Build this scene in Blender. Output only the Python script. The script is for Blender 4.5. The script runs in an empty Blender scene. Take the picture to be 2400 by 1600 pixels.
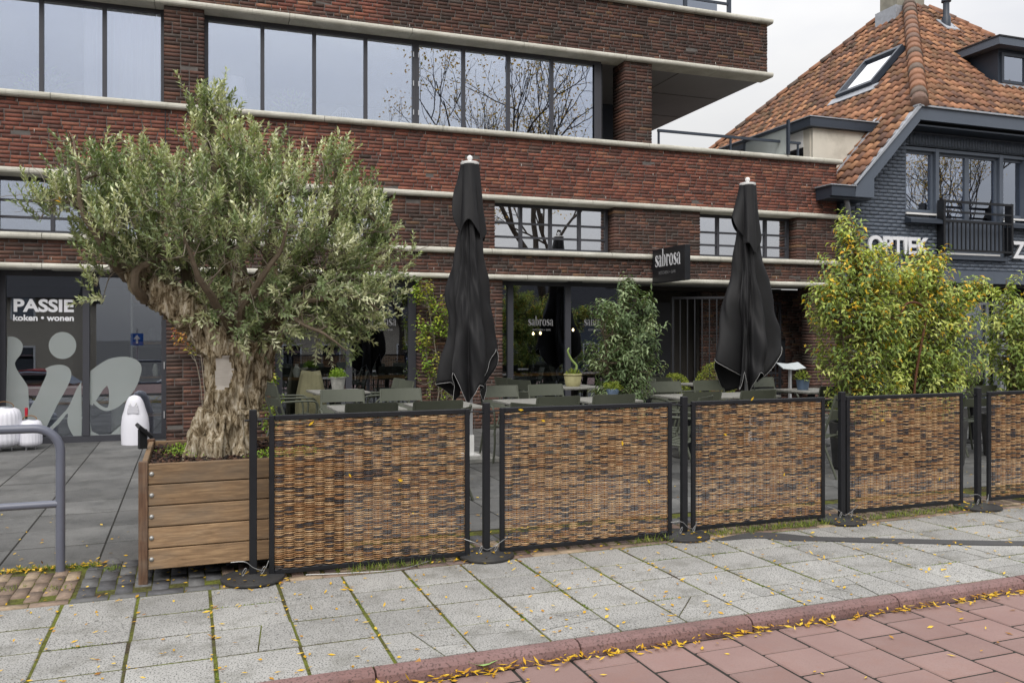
import bpy, math, random
import numpy as np
from mathutils import Vector, Matrix, noise as mnoise
R = math.radians
rng = np.random.default_rng(7)
random.seed(7)
scene = bpy.context.scene
COL = scene.collection

# ------------------------------------------------------------------ camera, sky, sun, exposure
camd = bpy.data.cameras.new('camera'); cam = bpy.data.objects.new('camera', camd); COL.objects.link(cam)
cam.location = (0, 0, 1.5); cam.rotation_euler = (R(90), 0, R(-20.902))
camd.sensor_fit = 'HORIZONTAL'; camd.sensor_width = 36; camd.lens = 36 * 1990 / 2400
camd.shift_y = -18 / 2400; camd.clip_start = .05; camd.clip_end = 2000
scene.camera = cam

w = bpy.data.worlds.new('World'); scene.world = w; w.use_nodes = True
nt = w.node_tree; nt.nodes.clear()
sky = nt.nodes.new('ShaderNodeTexSky'); sky.sky_type = 'NISHITA'; sky.sun_disc = False
SUN_EL, SUN_AZ = 48, 205          # degrees; azimuth measured clockwise from +Y
sky.sun_elevation = R(SUN_EL); sky.sun_rotation = R(SUN_AZ); sky.dust_density = 3
tc = nt.nodes.new('ShaderNodeTexCoord')
mp = nt.nodes.new('ShaderNodeMapping'); mp.inputs['Scale'].default_value = (1, 1, 2.5)
nz = nt.nodes.new('ShaderNodeTexNoise'); nz.inputs['Scale'].default_value = 3.2; nz.inputs['Detail'].default_value = 6
rp = nt.nodes.new('ShaderNodeValToRGB')
rp.color_ramp.elements[0].position = .3; rp.color_ramp.elements[0].color = (3.5, 3.52, 3.68, 1)
rp.color_ramp.elements[1].position = .75; rp.color_ramp.elements[1].color = (4.65, 4.56, 4.38, 1)
mx = nt.nodes.new('ShaderNodeMix'); mx.data_type = 'RGBA'; mx.inputs['Factor'].default_value = .93
bg = nt.nodes.new('ShaderNodeBackground'); bg.inputs['Strength'].default_value = .1
out = nt.nodes.new('ShaderNodeOutputWorld')
nt.links.new(tc.outputs['Generated'], mp.inputs[0]); nt.links.new(mp.outputs[0], nz.inputs['Vector'])
nt.links.new(nz.outputs['Fac'], rp.inputs[0])
nt.links.new(sky.outputs[0], mx.inputs['A']); nt.links.new(rp.outputs[0], mx.inputs['B'])
sx_ = nt.nodes.new('ShaderNodeSeparateXYZ'); nt.links.new(tc.outputs['Generated'], sx_.inputs[0])
mr_ = nt.nodes.new('ShaderNodeMapRange'); mr_.inputs['From Min'].default_value = 0; mr_.inputs['From Max'].default_value = 1
mr_.inputs['To Min'].default_value = .58; mr_.inputs['To Max'].default_value = 3.0; nt.links.new(sx_.outputs['Z'], mr_.inputs['Value'])   # overcast sky: brighter overhead than at the horizon
vm_ = nt.nodes.new('ShaderNodeVectorMath'); vm_.operation = 'SCALE'; nt.links.new(mx.outputs['Result'], vm_.inputs[0]); nt.links.new(mr_.outputs[0], vm_.inputs['Scale'])
nt.links.new(vm_.outputs[0], bg.inputs['Color']); nt.links.new(bg.outputs[0], out.inputs[0])

sd = bpy.data.lights.new('sun', 'SUN'); sd.energy = 1.1; sd.angle = R(40); sd.color = (1, .96, .9)
sun = bpy.data.objects.new('sun', sd); COL.objects.link(sun)
_d = Vector((math.sin(R(SUN_AZ)) * math.cos(R(SUN_EL)), math.cos(R(SUN_AZ)) * math.cos(R(SUN_EL)), math.sin(R(SUN_EL))))
sun.rotation_euler = _d.to_track_quat('Z', 'Y').to_euler()
sun.location = (0, -5, 30)
vs = scene.view_settings
vs.view_transform = 'Standard'; vs.look = 'None'; vs.exposure = 0.8; vs.gamma = 1; vs.use_curve_mapping = False
scene.cycles.max_bounces = 6; scene.cycles.transparent_max_bounces = 12
scene.cycles.use_denoising = True

# ------------------------------------------------------------------ helpers
def tag(o, label=None, cat=None, group=None, kind=None):
    if label: o['label'] = label
    if cat: o['category'] = cat
    if group: o['group'] = group
    if kind: o['kind'] = kind
    return o
def ob(name, me, parent=None, loc=(0, 0, 0), rot=(0, 0, 0), scale=None):
    o = bpy.data.objects.new(name, me); COL.objects.link(o)
    o.location = loc; o.rotation_euler = rot
    if scale is not None: o.scale = scale
    if parent: o.parent = parent
    return o
def empty(name, loc=(0, 0, 0), rz=0, label=None, cat=None, group=None):
    o = ob(name, None, None, loc, (0, 0, rz)); o.empty_display_size = .2
    return tag(o, label, cat, group)
def copy_tree(o, parent=None):
    c = o.copy(); COL.objects.link(c); c.parent = parent
    for ch in o.children: copy_tree(ch, c)
    return c
def mesh_np(name, V, F, mat=None, col=None, smooth=False):
    V = np.asarray(V, np.float32); F = np.asarray(F, np.int32)
    me = bpy.data.meshes.new(name)
    me.vertices.add(len(V)); me.vertices.foreach_set('co', V.ravel())
    me.loops.add(F.size); me.loops.foreach_set('vertex_index', F.ravel())
    me.polygons.add(len(F)); me.polygons.foreach_set('loop_start', np.arange(len(F), dtype=np.int32) * F.shape[1])
    if smooth: me.polygons.foreach_set('use_smooth', np.ones(len(F), bool))
    me.update(calc_edges=True)
    if col is not None:
        a = me.color_attributes.new('Col', 'FLOAT_COLOR', 'POINT')
        c4 = np.ones((len(V), 4), np.float32); c4[:, :3] = col
        a.data.foreach_set('color', c4.ravel())
    if mat: me.materials.append(mat)
    return me
BF = np.array([[0, 3, 2, 1], [4, 5, 6, 7], [0, 1, 5, 4], [1, 2, 6, 5], [2, 3, 7, 6], [3, 0, 4, 7]])
BS = np.array([[-1, -1, -1], [1, -1, -1], [1, 1, -1], [-1, 1, -1], [-1, -1, 1], [1, -1, 1], [1, 1, 1], [-1, 1, 1]]) * .5
def boxes_np(cen, siz, jit=0):
    cen = np.asarray(cen, float); siz = np.asarray(siz, float); n = len(cen)
    V = cen[:, None, :] + BS[None] * siz[:, None, :]
    if jit: V = V + rng.uniform(-jit, jit, V.shape)
    F = BF[None] + (np.arange(n) * 8)[:, None, None]
    return V.reshape(-1, 3), F.reshape(-1, 4)
class MB:
    def __init__(s): s.v = []; s.f = []
    def add(s, V, F):
        n = len(s.v); s.v += [tuple(map(float, p)) for p in V]; s.f += [tuple(int(i) + n for i in q) for q in F]; return s
    def box(s, x0, x1, y0, y1, z0, z1, ch=0):
        if ch <= 0:
            V, F = boxes_np([((x0 + x1) / 2, (y0 + y1) / 2, (z0 + z1) / 2)], [(x1 - x0, y1 - y0, z1 - z0)])
            return s.add(V, F)
        c = min(ch, abs(x1 - x0) * .45, abs(y1 - y0) * .45, abs(z1 - z0) * .45)
        hs = ((x1 - x0) / 2, (y1 - y0) / 2, (z1 - z0) / 2); cc = ((x0 + x1) / 2, (y0 + y1) / 2, (z0 + z1) / 2)
        V = []; idx = {}
        for sx in (-1, 1):
            for sy in (-1, 1):
                for sz in (-1, 1):
                    for a in range(3):
                        p = [sx * (hs[0] - c), sy * (hs[1] - c), sz * (hs[2] - c)]
                        p[a] += (sx, sy, sz)[a] * c
                        idx[(sx, sy, sz, a)] = len(V); V.append((cc[0] + p[0], cc[1] + p[1], cc[2] + p[2]))
        F = []
        def g(sg, a): return idx[(sg[0], sg[1], sg[2], a)]
        for a in range(3):
            b, d = (a + 1) % 3, (a + 2) % 3
            for sa in (-1, 1):
                q = []
                for (u, v) in ((-1, -1), (1, -1), (1, 1), (-1, 1)):
                    sg = [0, 0, 0]; sg[a] = sa; sg[b] = u; sg[d] = v; q.append(g(sg, a))
                F.append(q if sa > 0 else q[::-1])
        for a in range(3):       # edges
            b, d = (a + 1) % 3, (a + 2) % 3
            for sb in (-1, 1):
                for sdn in (-1, 1):
                    q = []
                    for sa, ax in ((-1, b), (1, b), (1, d), (-1, d)):
                        sg = [0, 0, 0]; sg[a] = sa; sg[b] = sb; sg[d] = sdn; q.append(g(sg, ax))
                    F.append(q if sb * sdn > 0 else q[::-1])
        for sx in (-1, 1):
            for sy in (-1, 1):
                for sz in (-1, 1):
                    q = [g((sx, sy, sz), 0), g((sx, sy, sz), 1), g((sx, sy, sz), 2)]
                    F.append(q if sx * sy * sz > 0 else q[::-1])
        return s.add(V, F)
    def tube(s, pts, rad, n=8, caps=True):
        V, F = tube_np(pts, rad, n)
        base = len(s.v); s.add(V, F)
        if caps:
            m = len(pts)
            s.f.append(tuple(base + i for i in range(n))[::-1]); s.f.append(tuple(base + (m - 1) * n + i for i in range(n)))
        return s
    def lathe(s, prof, n=24, cx=0, cy=0):
        V = []; F = []
        for r, z in prof:
            for i in range(n):
                a = 2 * math.pi * i / n; V.append((cx + r * math.cos(a), cy + r * math.sin(a), z))
        for k in range(len(prof) - 1):
            for i in range(n):
                j = (i + 1) % n; F.append((k * n + i, k * n + j, (k + 1) * n + j, (k + 1) * n + i))
        F.append(tuple(range(n))[::-1]); F.append(tuple((len(prof) - 1) * n + i for i in range(n)))
        return s.add(V, F)
    def prism(s, poly, axis, a, b):
        """poly: 2-D points; axis: extrusion axis index; a,b: extents"""
        n = len(poly); V = []
        for t in (a, b):
            for (u, v) in poly:
                p = {0: (t, u, v), 1: (u, t, v), 2: (u, v, t)}[axis]; V.append(p)
        F = [(i, (i + 1) % n, n + (i + 1) % n, n + i) for i in range(n)] + [tuple(range(n))[::-1], tuple(range(n, 2 * n))]
        return s.add(V, F)
    def mesh(s, name, mat=None, smooth=False, fix=True):
        me = bpy.data.meshes.new(name); me.from_pydata(s.v, [], s.f); me.update()
        if fix:
            import bmesh
            bm = bmesh.new(); bm.from_mesh(me); bmesh.ops.recalc_face_normals(bm, faces=bm.faces); bm.to_mesh(me); bm.free()
        if smooth:
            me.polygons.foreach_set('use_smooth', np.ones(len(me.polygons), bool)); me.update()
        if mat: me.materials.append(mat)
        return me
    def build(s, name, mat=None, parent=None, smooth=False, loc=(0, 0, 0), rot=(0, 0, 0), bevel=0):
        o = ob(name, s.mesh(name, mat, smooth), parent, loc, rot)
        if bevel:
            m = o.modifiers.new('bevel', 'BEVEL'); m.width = bevel; m.segments = 2; m.limit_method = 'ANGLE'
        if smooth and not bevel:
            try: o.data.set_sharp_from_angle(angle=R(45))
            except Exception: pass
        return o
def tube_np(pts, rad, n=8):
    P = np.asarray(pts, float); m = len(P)
    rad = np.full(m, rad) if np.isscalar(rad) else np.asarray(rad, float)
    T = np.gradient(P, axis=0); T /= np.linalg.norm(T, axis=1)[:, None] + 1e-9
    up = np.array([0, 0, 1.]) if abs(T[0][2]) < .9 else np.array([1., 0, 0])
    N = np.zeros_like(P); B = np.zeros_like(P)
    nrm = np.cross(T[0], up); nrm /= np.linalg.norm(nrm)
    for i in range(m):
        nrm = nrm - T[i] * (nrm @ T[i]); l = np.linalg.norm(nrm); nrm = nrm / l if l > 1e-6 else np.cross(T[i], [0.3, .5, .8])
        N[i] = nrm; B[i] = np.cross(T[i], nrm)
    a = np.linspace(0, 2 * np.pi, n, endpoint=False)
    V = P[:, None] + rad[:, None, None] * (np.cos(a)[None, :, None] * N[:, None] + np.sin(a)[None, :, None] * B[:, None])
    i = np.arange(m - 1)[:, None] * n; j = np.arange(n)[None]; k = (j + 1) % n
    F = np.stack([i + j, i + k, i + n + k, i + n + j], -1).reshape(-1, 4)
    return V.reshape(-1, 3), F
def merge(parts):
    Vs, Fs, Cs, n = [], [], [], 0
    for p in parts:
        Vs.append(p[0]); Fs.append(np.asarray(p[1]) + n); n += len(p[0])
        if len(p) > 2: Cs.append(np.broadcast_to(p[2], (len(p[0]), 3)))
    return np.concatenate(Vs), np.concatenate(Fs), (np.concatenate(Cs) if Cs else None)
def spline(pts, n):
    """Catmull-Rom through points (any dim)"""
    P = np.asarray(pts, float); P = np.vstack([2 * P[0] - P[1], P, 2 * P[-1] - P[-2]])
    k = len(P) - 3; t = np.linspace(0, k - 1e-6, n); i = t.astype(int); u = (t - i)[:, None]
    a, b, c, d = P[i], P[i + 1], P[i + 2], P[i + 3]
    return .5 * (2 * b + (c - a) * u + (2 * a - 5 * b + 4 * c - d) * u ** 2 + (3 * b - a - 3 * c + d) * u ** 3)
def s2l(r, g=None, b=None, k=1.):
    if g is None: r, g, b = (r >> 16) & 255, (r >> 8) & 255, r & 255
    f = lambda c: ((c / 255 + .055) / 1.055) ** 2.4 if c > 10 else c / 255 / 12.92
    return np.array([f(r) * k, f(g) * k, f(b) * k])
# facade frame: local x along the front, y into the building
FO = Vector((-2.31, 12.85, 0)); FT = R(-1.25)
def LW(x, y, z): return Vector((FO.x + x * math.cos(FT) - y * math.sin(FT), FO.y + x * math.sin(FT) + y * math.cos(FT), z))
# camera model (source pixels -> points) used to place things at their real distance
_f, _hy, _a = 1990., 782., math.atan2(760, 1990)
def ray(px, py):
    u = (px - 1200) / _f; v = (_hy - py) / _f; s, c = math.sin(_a), math.cos(_a)
    return np.array([u * c + s, -u * s + c, v])
def onY(px, py, Y): r = ray(px, py); t = Y / r[1]; return np.array([r[0] * t, Y, 1.5 + r[2] * t])
def onZ(px, py, Z): r = ray(px, py); t = (Z - 1.5) / r[2]; return np.array([r[0] * t, r[1] * t, Z])
def onF(px, py, yl):
    r = ray(px, py); c, s = math.cos(FT), math.sin(FT)
    rx, ry = r[0] * c + r[1] * s, -r[0] * s + r[1] * c
    qx, qy = -FO.x * c - FO.y * s, FO.x * s - FO.y * c
    t = (yl - qy) / ry; return np.array([qx + rx * t, yl, 1.5 + r[2] * t])

# ------------------------------------------------------------------ materials
class NT:
    def __init__(s, name):
        s.m = bpy.data.materials.new(name); s.m.use_nodes = True; s.t = s.m.node_tree; s.t.nodes.clear()
        s.out = s.t.nodes.new('ShaderNodeOutputMaterial')
    def n(s, typ, **kw):
        nd = s.t.nodes.new('ShaderNode' + typ)
        for k, v in kw.items():
            if k in nd.inputs.keys(): nd.inputs[k].default_value = v
            else: setattr(nd, k, v)
        return nd
    def l(s, a, b): s.t.links.new(a, b)
    def mixc(s, fac, a, b, mode='MIX'):
        m = s.n('Mix', data_type='RGBA', blend_type=mode)
        for v, key in ((fac, 'Factor'), (a, 'A'), (b, 'B')):
            i = [q for q in m.inputs if q.name == key and q.enabled][0] if key == 'Factor' else [q for q in m.inputs if q.name == key and q.type == 'RGBA'][0]
            if hasattr(v, 'is_linked') or hasattr(v, 'links'): s.l(v, i)
            elif key == 'Factor': i.default_value = v
            else: i.default_value = (*v[:3], 1)
        return [q for q in m.outputs if q.type == 'RGBA'][0]
    def ramp(s, fac, stops):
        r = s.n('ValToRGB'); e = r.color_ramp.elements
        while len(e) < len(stops): e.new(.5)
        for q, (p, c) in zip(e, stops):
            q.position = p; q.color = (c, c, c, 1) if np.isscalar(c) else (*c[:3], 1)
        s.l(fac, r.inputs[0]); return r.outputs[0]
    def noise(s, scale, detail=4, rough=.55, sc3=None, vec=None, dist=0):
        nz = s.n('TexNoise'); nz.inputs['Scale'].default_value = scale; nz.inputs['Detail'].default_value = detail
        nz.inputs['Roughness'].default_value = rough; nz.inputs['Distortion'].default_value = dist
        v = vec if vec is not None else s.pos()
        if sc3 is not None:
            mpn = s.n('Mapping'); mpn.inputs['Scale'].default_value = sc3; s.l(v, mpn.inputs[0]); v = mpn.outputs[0]
        s.l(v, nz.inputs['Vector']); return nz.outputs['Fac']
    def pos(s):
        if not hasattr(s, '_p'): s._p = s.n('NewGeometry').outputs['Position']
        return s._p
    def objpos(s): return s.n('TexCoord').outputs['Object']
    def attr(s):
        a = s.n('Attribute'); a.attribute_name = 'Col'; return a.outputs['Color']
    def bsdf(s, col, rough=.7, metal=0, spec=.35, bump=None, bstr=.3, bdist=.01, alpha=None):
        p = s.n('BsdfPrincipled'); p.inputs['Metallic'].default_value = metal
        p.inputs['Specular IOR Level'].default_value = spec
        if hasattr(col, 'links'): s.l(col, p.inputs['Base Color'])
        else: p.inputs['Base Color'].default_value = (*col[:3], 1)
        if hasattr(rough, 'links'): s.l(rough, p.inputs['Roughness'])
        else: p.inputs['Roughness'].default_value = rough
        if bump is not None:
            b = s.n('Bump'); b.inputs['Strength'].default_value = bstr; b.inputs['Distance'].default_value = bdist
            s.l(bump, b.inputs['Height']); s.l(b.outputs[0], p.inputs['Normal'])
        s.l(p.outputs[0], s.out.inputs[0]); return p
def plain(name, col, rough=.6, var=.25, scale=6, metal=0, spec=.35, bump=.15, bscale=80, bdist=.004, use_attr=False, sc3=None, dirt=None):
    t = NT(name)
    base = t.attr() if use_attr else None
    nz = t.noise(scale, 5, .6, sc3)
    f = t.ramp(nz, [(.25, 1 - var), (.75, 1 + var * .6)])
    c = t.mixc(1.0, base if use_attr else col, f, 'MULTIPLY')
    if dirt is not None:
        d = t.ramp(t.noise(scale * .35, 6, .65), [(.5, 0), (.68, 1)])
        c = t.mixc(t.mixc(.6, (0, 0, 0), d), c, dirt)
    t.bsdf(c, rough, metal, spec, t.noise(bscale, 4, .6, sc3), bump, bdist)
    return t.m
M = {}
M['mortar'] = plain('mortar', (.125, .115, .108), .95, .3, 12)
def brick_mat(name, rough=.8, k=1.0):
    t = NT(name)
    a = t.attr()
    n1 = t.noise(38, 5, .65, (1, 1, 2.2)); n2 = t.noise(7, 3, .6)
    c = t.mixc(1., a, t.ramp(n1, [(.25, .55), (.5, 1.), (.8, 1.35)]), 'MULTIPLY')
    c = t.mixc(t.ramp(n2, [(.55, 0), (.8, .35)]), c, (.04, .03, .03))
    sal = t.ramp(t.noise(2.3, 6, .7), [(.66, 0), (.82, .22)])
    c = t.mixc(sal, c, (.3, .27, .26))
    stk = t.ramp(t.noise(2.2, 6, .7, (2.2, 1, .35)), [(.52, 0), (.72, .5)]); c = t.mixc(stk, c, (.035, .028, .027))
    t.bsdf(c, rough, 0, .3, n1, .6, .006)
    return t.m
M['brick'] = brick_mat('brick')
M['painted_brick'] = plain('painted_brick', s2l(0x5a626e, k=1.0), .55, .12, 5, bump=.35, bscale=45, bdist=.006)
def concrete_mat():
    t = NT('band_concrete')
    n = t.noise(3, 6, .65, (1, 1, 3)); st = t.noise(9, 5, .7, (3, 1, .6))
    c = t.ramp(n, [(.3, s2l(0xa8a69a)), (.7, s2l(0xcac8be))])
    c = t.mixc(t.ramp(st, [(.55, 0), (.8, .5)]), c, s2l(0x6b6a58))
    t.bsdf(c, .85, 0, .3, t.noise(60, 4), .15, .004); return t.m
M['concrete'] = concrete_mat()
M['soffit'] = plain('soffit_panel', s2l(0x8b8b8c), .7, .06, 2)
M['frame'] = plain('window_frame', s2l(0x3f4046), .45, .06, 3, bump=.03)
M['frame_dark'] = plain('dark_frame', s2l(0x2b2c30), .45, .08, 3, bump=.03)
M['house_trim'] = plain('house_trim', s2l(0x565e6a), .45, .07, 3, bump=.04)
M['house_dark'] = plain('house_dark_trim', s2l(0x363d48), .4, .1, 3, bump=.04)
M['zinc'] = plain('zinc', s2l(0x9a9da3), .45, .15, 9, metal=.6, bump=.1)
M['lead'] = plain('lead_flashing', s2l(0xa2a6ad), .6, .2, 12, metal=.2, bump=.3, bscale=30)
M['cream'] = plain('cream_render', s2l(0xcbc6ba), .85, .08, 4, dirt=s2l(0x9a9588))
def glass_mat(name, refl, tint=(.75, .82, .95), trans=(.8, .84, .84), rough=.0):
    t = NT(name)
    g = t.n('BsdfGlossy'); g.inputs['Color'].default_value = (*tint, 1); g.inputs['Roughness'].default_value = rough
    b = t.n('Bump'); b.inputs['Strength'].default_value = .03; b.inputs['Distance'].default_value = .004
    t.l(t.noise(1.2, 2), b.inputs['Height']); t.l(b.outputs[0], g.inputs['Normal'])
    tr = t.n('BsdfTransparent'); tr.inputs['Color'].default_value = (*trans, 1)
    lw = t.n('LayerWeight'); lw.inputs['Blend'].default_value = .25
    mm = t.n('Math', operation='MULTIPLY_ADD'); mm.inputs[1].default_value = 1 - refl; mm.inputs[2].default_value = refl
    mm.use_clamp = True
    t.l(lw.outputs['Fresnel'], mm.inputs[0])
    ms = t.n('MixShader'); t.l(mm.outputs[0], ms.inputs[0]); t.l(tr.outputs[0], ms.inputs[1]); t.l(g.outputs[0], ms.inputs[2])
    t.l(ms.outputs[0], t.out.inputs[0]); return t.m
M['glass_up'] = glass_mat('coated_glass', .44, (.80, .87, 1.0), (.97, .98, 1))
M['glass_gf'] = glass_mat('shop_glass', .2, (.75, .8, .92), (.8, .82, .8))
M['glass_mez'] = glass_mat('small_pane_glass', .68, (.95, .96, 1))
M['glass_car'] = glass_mat('car_glass', .3, trans=(.15, .17, .18))
def frosted():
    t = NT('frosted_film')
    d = t.n('BsdfDiffuse'); d.inputs['Color'].default_value = (*s2l(0xcfd4d2), 1)
    tl = t.n('BsdfTranslucent'); tl.inputs['Color'].default_value = (.6, .65, .65, 1)
    tr = t.n('BsdfTransparent'); tr.inputs['Color'].default_value = (.9, .93, .93, 1)
    m1 = t.n('MixShader'); m1.inputs[0].default_value = .3; t.l(d.outputs[0], m1.inputs[1]); t.l(tl.outputs[0], m1.inputs[2])
    m2 = t.n('MixShader'); m2.inputs[0].default_value = .6; t.l(m1.outputs[0], m2.inputs[1]); t.l(tr.outputs[0], m2.inputs[2])
    t.l(m2.outputs[0], t.out.inputs[0]); return t.m
M['frost'] = frosted()
M['white'] = plain('white_paint', (.75, .75, .74), .5, .05, 4, bump=.03)
M['letter'] = plain('white_lettering', (.72, .73, .76), .6, .03, 4, bump=0)
M['letter_grey'] = plain('grey_lettering', (.2, .2, .205), .6, .05, 4, bump=0)
def curtain():
    t = NT('curtain_cloth'); d = t.n('BsdfDiffuse'); d.inputs['Color'].default_value = (.9, .91, .93, 1)
    tl = t.n('BsdfTranslucent'); tl.inputs['Color'].default_value = (.7, .72, .75, 1)
    m1 = t.n('MixShader'); m1.inputs[0].default_value = .3; t.l(d.outputs[0], m1.inputs[1]); t.l(tl.outputs[0], m1.inputs[2])
    t.l(m1.outputs[0], t.out.inputs[0]); return t.m
M['curtain'] = curtain()
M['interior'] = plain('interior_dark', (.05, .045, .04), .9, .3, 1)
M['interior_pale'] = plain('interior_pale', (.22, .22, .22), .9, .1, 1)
M['black_metal'] = plain('black_metal', (.012, .013, .016), .42, .3, 8, bump=.06, bscale=150)
M['rubber'] = plain('rubber_base', (.036, .036, .037), .6, .35, 10, bump=.2, dirt=(.06, .057, .05))
M['grey_steel'] = plain('grey_steel', s2l(0x666a78, k=.95), .33, .1, 6, bump=.03, spec=.5)
M['light_steel'] = plain('light_steel', (.5, .51, .53), .35, .1, 6, metal=.5, bump=.03)
M['cable'] = plain('steel_cable', (.28, .28, .28), .35, .1, 20, metal=.6)
M['umbrella'] = plain('black_canvas', (.012, .012, .0135), .62, .25, 5, spec=.3, bump=.2, bscale=300)
M['piping'] = plain('white_piping', (.5, .5, .5), .7, .1, 9)
M['chair'] = plain('olive_grey_metal', s2l(0x565a4e, k=.8), .5, .1, 6, bump=.05)
M['table'] = plain('grey_table_boards', s2l(0x8d8c86, k=.8), .65, .3, 7, bump=.2, sc3=(1, 4, 1))
def wood(name, c1, c2, k=1., sc3=(1.2, 14, 14)):
    t = NT(name)
    oi = t.n('ObjectInfo').outputs['Random']
    v = t.n('VectorMath', operation='ADD'); t.l(t.pos(), v.inputs[0])
    cm = t.n('CombineXYZ'); mm = t.n('Math', operation='MULTIPLY'); mm.inputs[1].default_value = 37; t.l(oi, mm.inputs[0])
    t.l(mm.outputs[0], cm.inputs[0]); t.l(mm.outputs[0], cm.inputs[2]); t.l(cm.outputs[0], v.inputs[1])
    g = t.noise(5, 6, .62, sc3, v.outputs[0], .6); g2 = t.noise(2.2, 3, .6, (1, 3, 3), v.outputs[0])
    c = t.ramp(g, [(.25, np.array(c1) * .55), (.5, c1), (.75, c2)])
    c = t.mixc(t.ramp(g2, [(.45, 0), (.75, .55)]), c, s2l(0x7d756a, k=.8))
    hv = t.n('HueSaturation'); hv.inputs['Saturation'].default_value = 1; t.l(c, hv.inputs['Color'])
    mr = t.n('MapRange'); mr.inputs['To Min'].default_value = .75; mr.inputs['To Max'].default_value = 1.2; t.l(oi, mr.inputs[0]); t.l(mr.outputs[0], hv.inputs['Value'])
    t.bsdf(hv.outputs[0], .7, 0, .25, g, .35, .004); return t.m
M['plank'] = wood('weathered_hardwood', s2l(0x897056), s2l(0xac906e))
M['plank_v'] = wood('weathered_hardwood_post', s2l(0x60493a), s2l(0x7f6650), sc3=(14, 14, 1.2))
M['oak'] = wood('oak_board', s2l(0x8a6236), s2l(0xb08449))
M['vent'] = plain('vent_plastic', (.4, .39, .36), .7, .2, 9)
M['bolt'] = plain('bolt_steel', (.38, .38, .37), .45, .05, 9, metal=.7)
def bark():
    t = NT('olive_bark')
    n = t.noise(24, 8, .74, (1.4, 1.4, .42), None, .6); n2 = t.noise(4.2, 5, .65, (1, 1, .5))
    c = t.ramp(n, [(.36, s2l(0x1c1711)), (.44, s2l(0x695a44)), (.52, s2l(0xa6987f)), (.66, s2l(0xdcd3c2))])
    c = t.mixc(t.ramp(n2, [(.5, 0), (.7, .45)]), c, s2l(0x5d4f2c))
    t.bsdf(c, .92, 0, .2, n, 1., .03); return t.m
M['bark'] = bark()
M['twig'] = plain('twig_bark', s2l(0x8b8375, k=.9), .85, .35, 30, bump=.3)
M['branch'] = plain('branch_bark', s2l(0x6b5f50, k=.9), .9, .35, 25, bump=.5)
M['dark_bark'] = plain('dark_bark', s2l(0x3a332c), .9, .35, 25, bump=.5)
M['sawn'] = plain('sawn_wood', s2l(0xa8a29a, k=.9), .85, .12, 14, sc3=(1, 1, 5), bump=.3)
def leaf_mat(name, transl=.3, rough=.5, spec=.3):
    t = NT(name); a = t.attr()
    p = t.n('BsdfPrincipled'); p.inputs['Roughness'].default_value = rough; p.inputs['Specular IOR Level'].default_value = spec
    t.l(a, p.inputs['Base Color'])
    tl = t.n('BsdfTranslucent'); t.l(t.mixc(1., a, (1.2, 1.25, .6), 'MULTIPLY'), tl.inputs['Color'])
    ms = t.n('MixShader'); ms.inputs[0].default_value = transl; t.l(p.outputs[0], ms.inputs[1]); t.l(tl.outputs[0], ms.inputs[2])
    t.l(ms.outputs[0], t.out.inputs[0]); return t.m
M['leaf'] = leaf_mat('leaf'); M['leaf_olive'] = leaf_mat('olive_leaf', .18, .45, .35); M['dry_leaf'] = leaf_mat('fallen_leaf', .1, .6, .25)
M['wicker'] = plain('woven_wicker', (1, 1, 1), .55, .3, 60, use_attr=True, bump=.1, bscale=300, spec=.35)
M['tile'] = plain('roof_tile', (1, 1, 1), .8, .3, 14, use_attr=True, bump=.3, bscale=90)
def slab(name, c1, c2, speck, spk=.5, scale=260, var=.15, rough=.85, bump=.3, stain=None):
    t = NT(name)
    oi = t.n('ObjectInfo').outputs['Random']
    n = t.noise(scale, 2, .5); big = t.noise(1.7, 5, .65)
    c = t.mixc(t.ramp(big, [(.3, 0), (.7, 1)]), c1, c2)
    c = t.mixc(t.ramp(n, [(.54, 0), (.62, spk)]), c, speck)
    if stain is not None:
        c = t.mixc(t.ramp(t.noise(3.6, 7, .75), [(.5, 0), (.72, .7)]), c, stain)
        c = t.mixc(t.ramp(t.noise(22, 4, .7), [(.6, 0), (.72, .45)]), c, stain)
    hv = t.n('HueSaturation'); t.l(c, hv.inputs['Color'])
    mr = t.n('MapRange'); mr.inputs['To Min'].default_value = 1 - var; mr.inputs['To Max'].default_value = 1 + var; t.l(oi, mr.inputs[0]); t.l(mr.outputs[0], hv.inputs['Value'])
    t.bsdf(hv.outputs[0], rough, 0, .3, n, bump, .003); return t.m
M['slab'] = slab('aggregate_slab', (.27, .267, .255), (.36, .356, .34), (.04, .04, .04), .8, 120, .1, stain=(.10, .097, .078))
M['terrace'] = slab('terrace_tile', (.075, .076, .076), (.15, .149, .144), (.2, .2, .19), .35, 90, .16, .65, .2, stain=(.04, .042, .038))
M['road_slab'] = slab('pink_road_slab', s2l(0x997c77, k=.66), s2l(0xa58a84, k=.66), s2l(0x7c6862), .55, 110, .12, stain=s2l(0x84675f))
M['kerb'] = slab('red_kerb', s2l(0x80625e, k=.8), s2l(0x8f7472, k=.8), s2l(0x52423f), .85, 90, .06, stain=s2l(0x5d4d4b))
M['clinker'] = plain('clinker_paver', (1, 1, 1), .85, .35, 30, use_attr=True, bump=.4, bscale=90)
M['dark_strip'] = slab('dark_inlay_strip', (.045, .045, .047), (.065, .065, .066), (.12, .12, .12), .3, 170, .06)
def moss():
    t = NT('mossy_joint')
    a = t.noise(2.6, 5, .7); n = t.noise(70, 3)
    c = t.mixc(t.ramp(a, [(.38, 0), (.6, 1)]), s2l(0x4c4437, k=.8), s2l(0x6d7433, k=.8))
    c = t.mixc(1., c, t.ramp(n, [(.3, .6), (.7, 1.3)]), 'MULTIPLY')
    t.bsdf(c, .95, 0, .1, n, .8, .01); return t.m
M['moss'] = moss()
M['bed'] = plain('joint_sand', (.02, .019, .016), .95, .4, 20)
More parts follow.
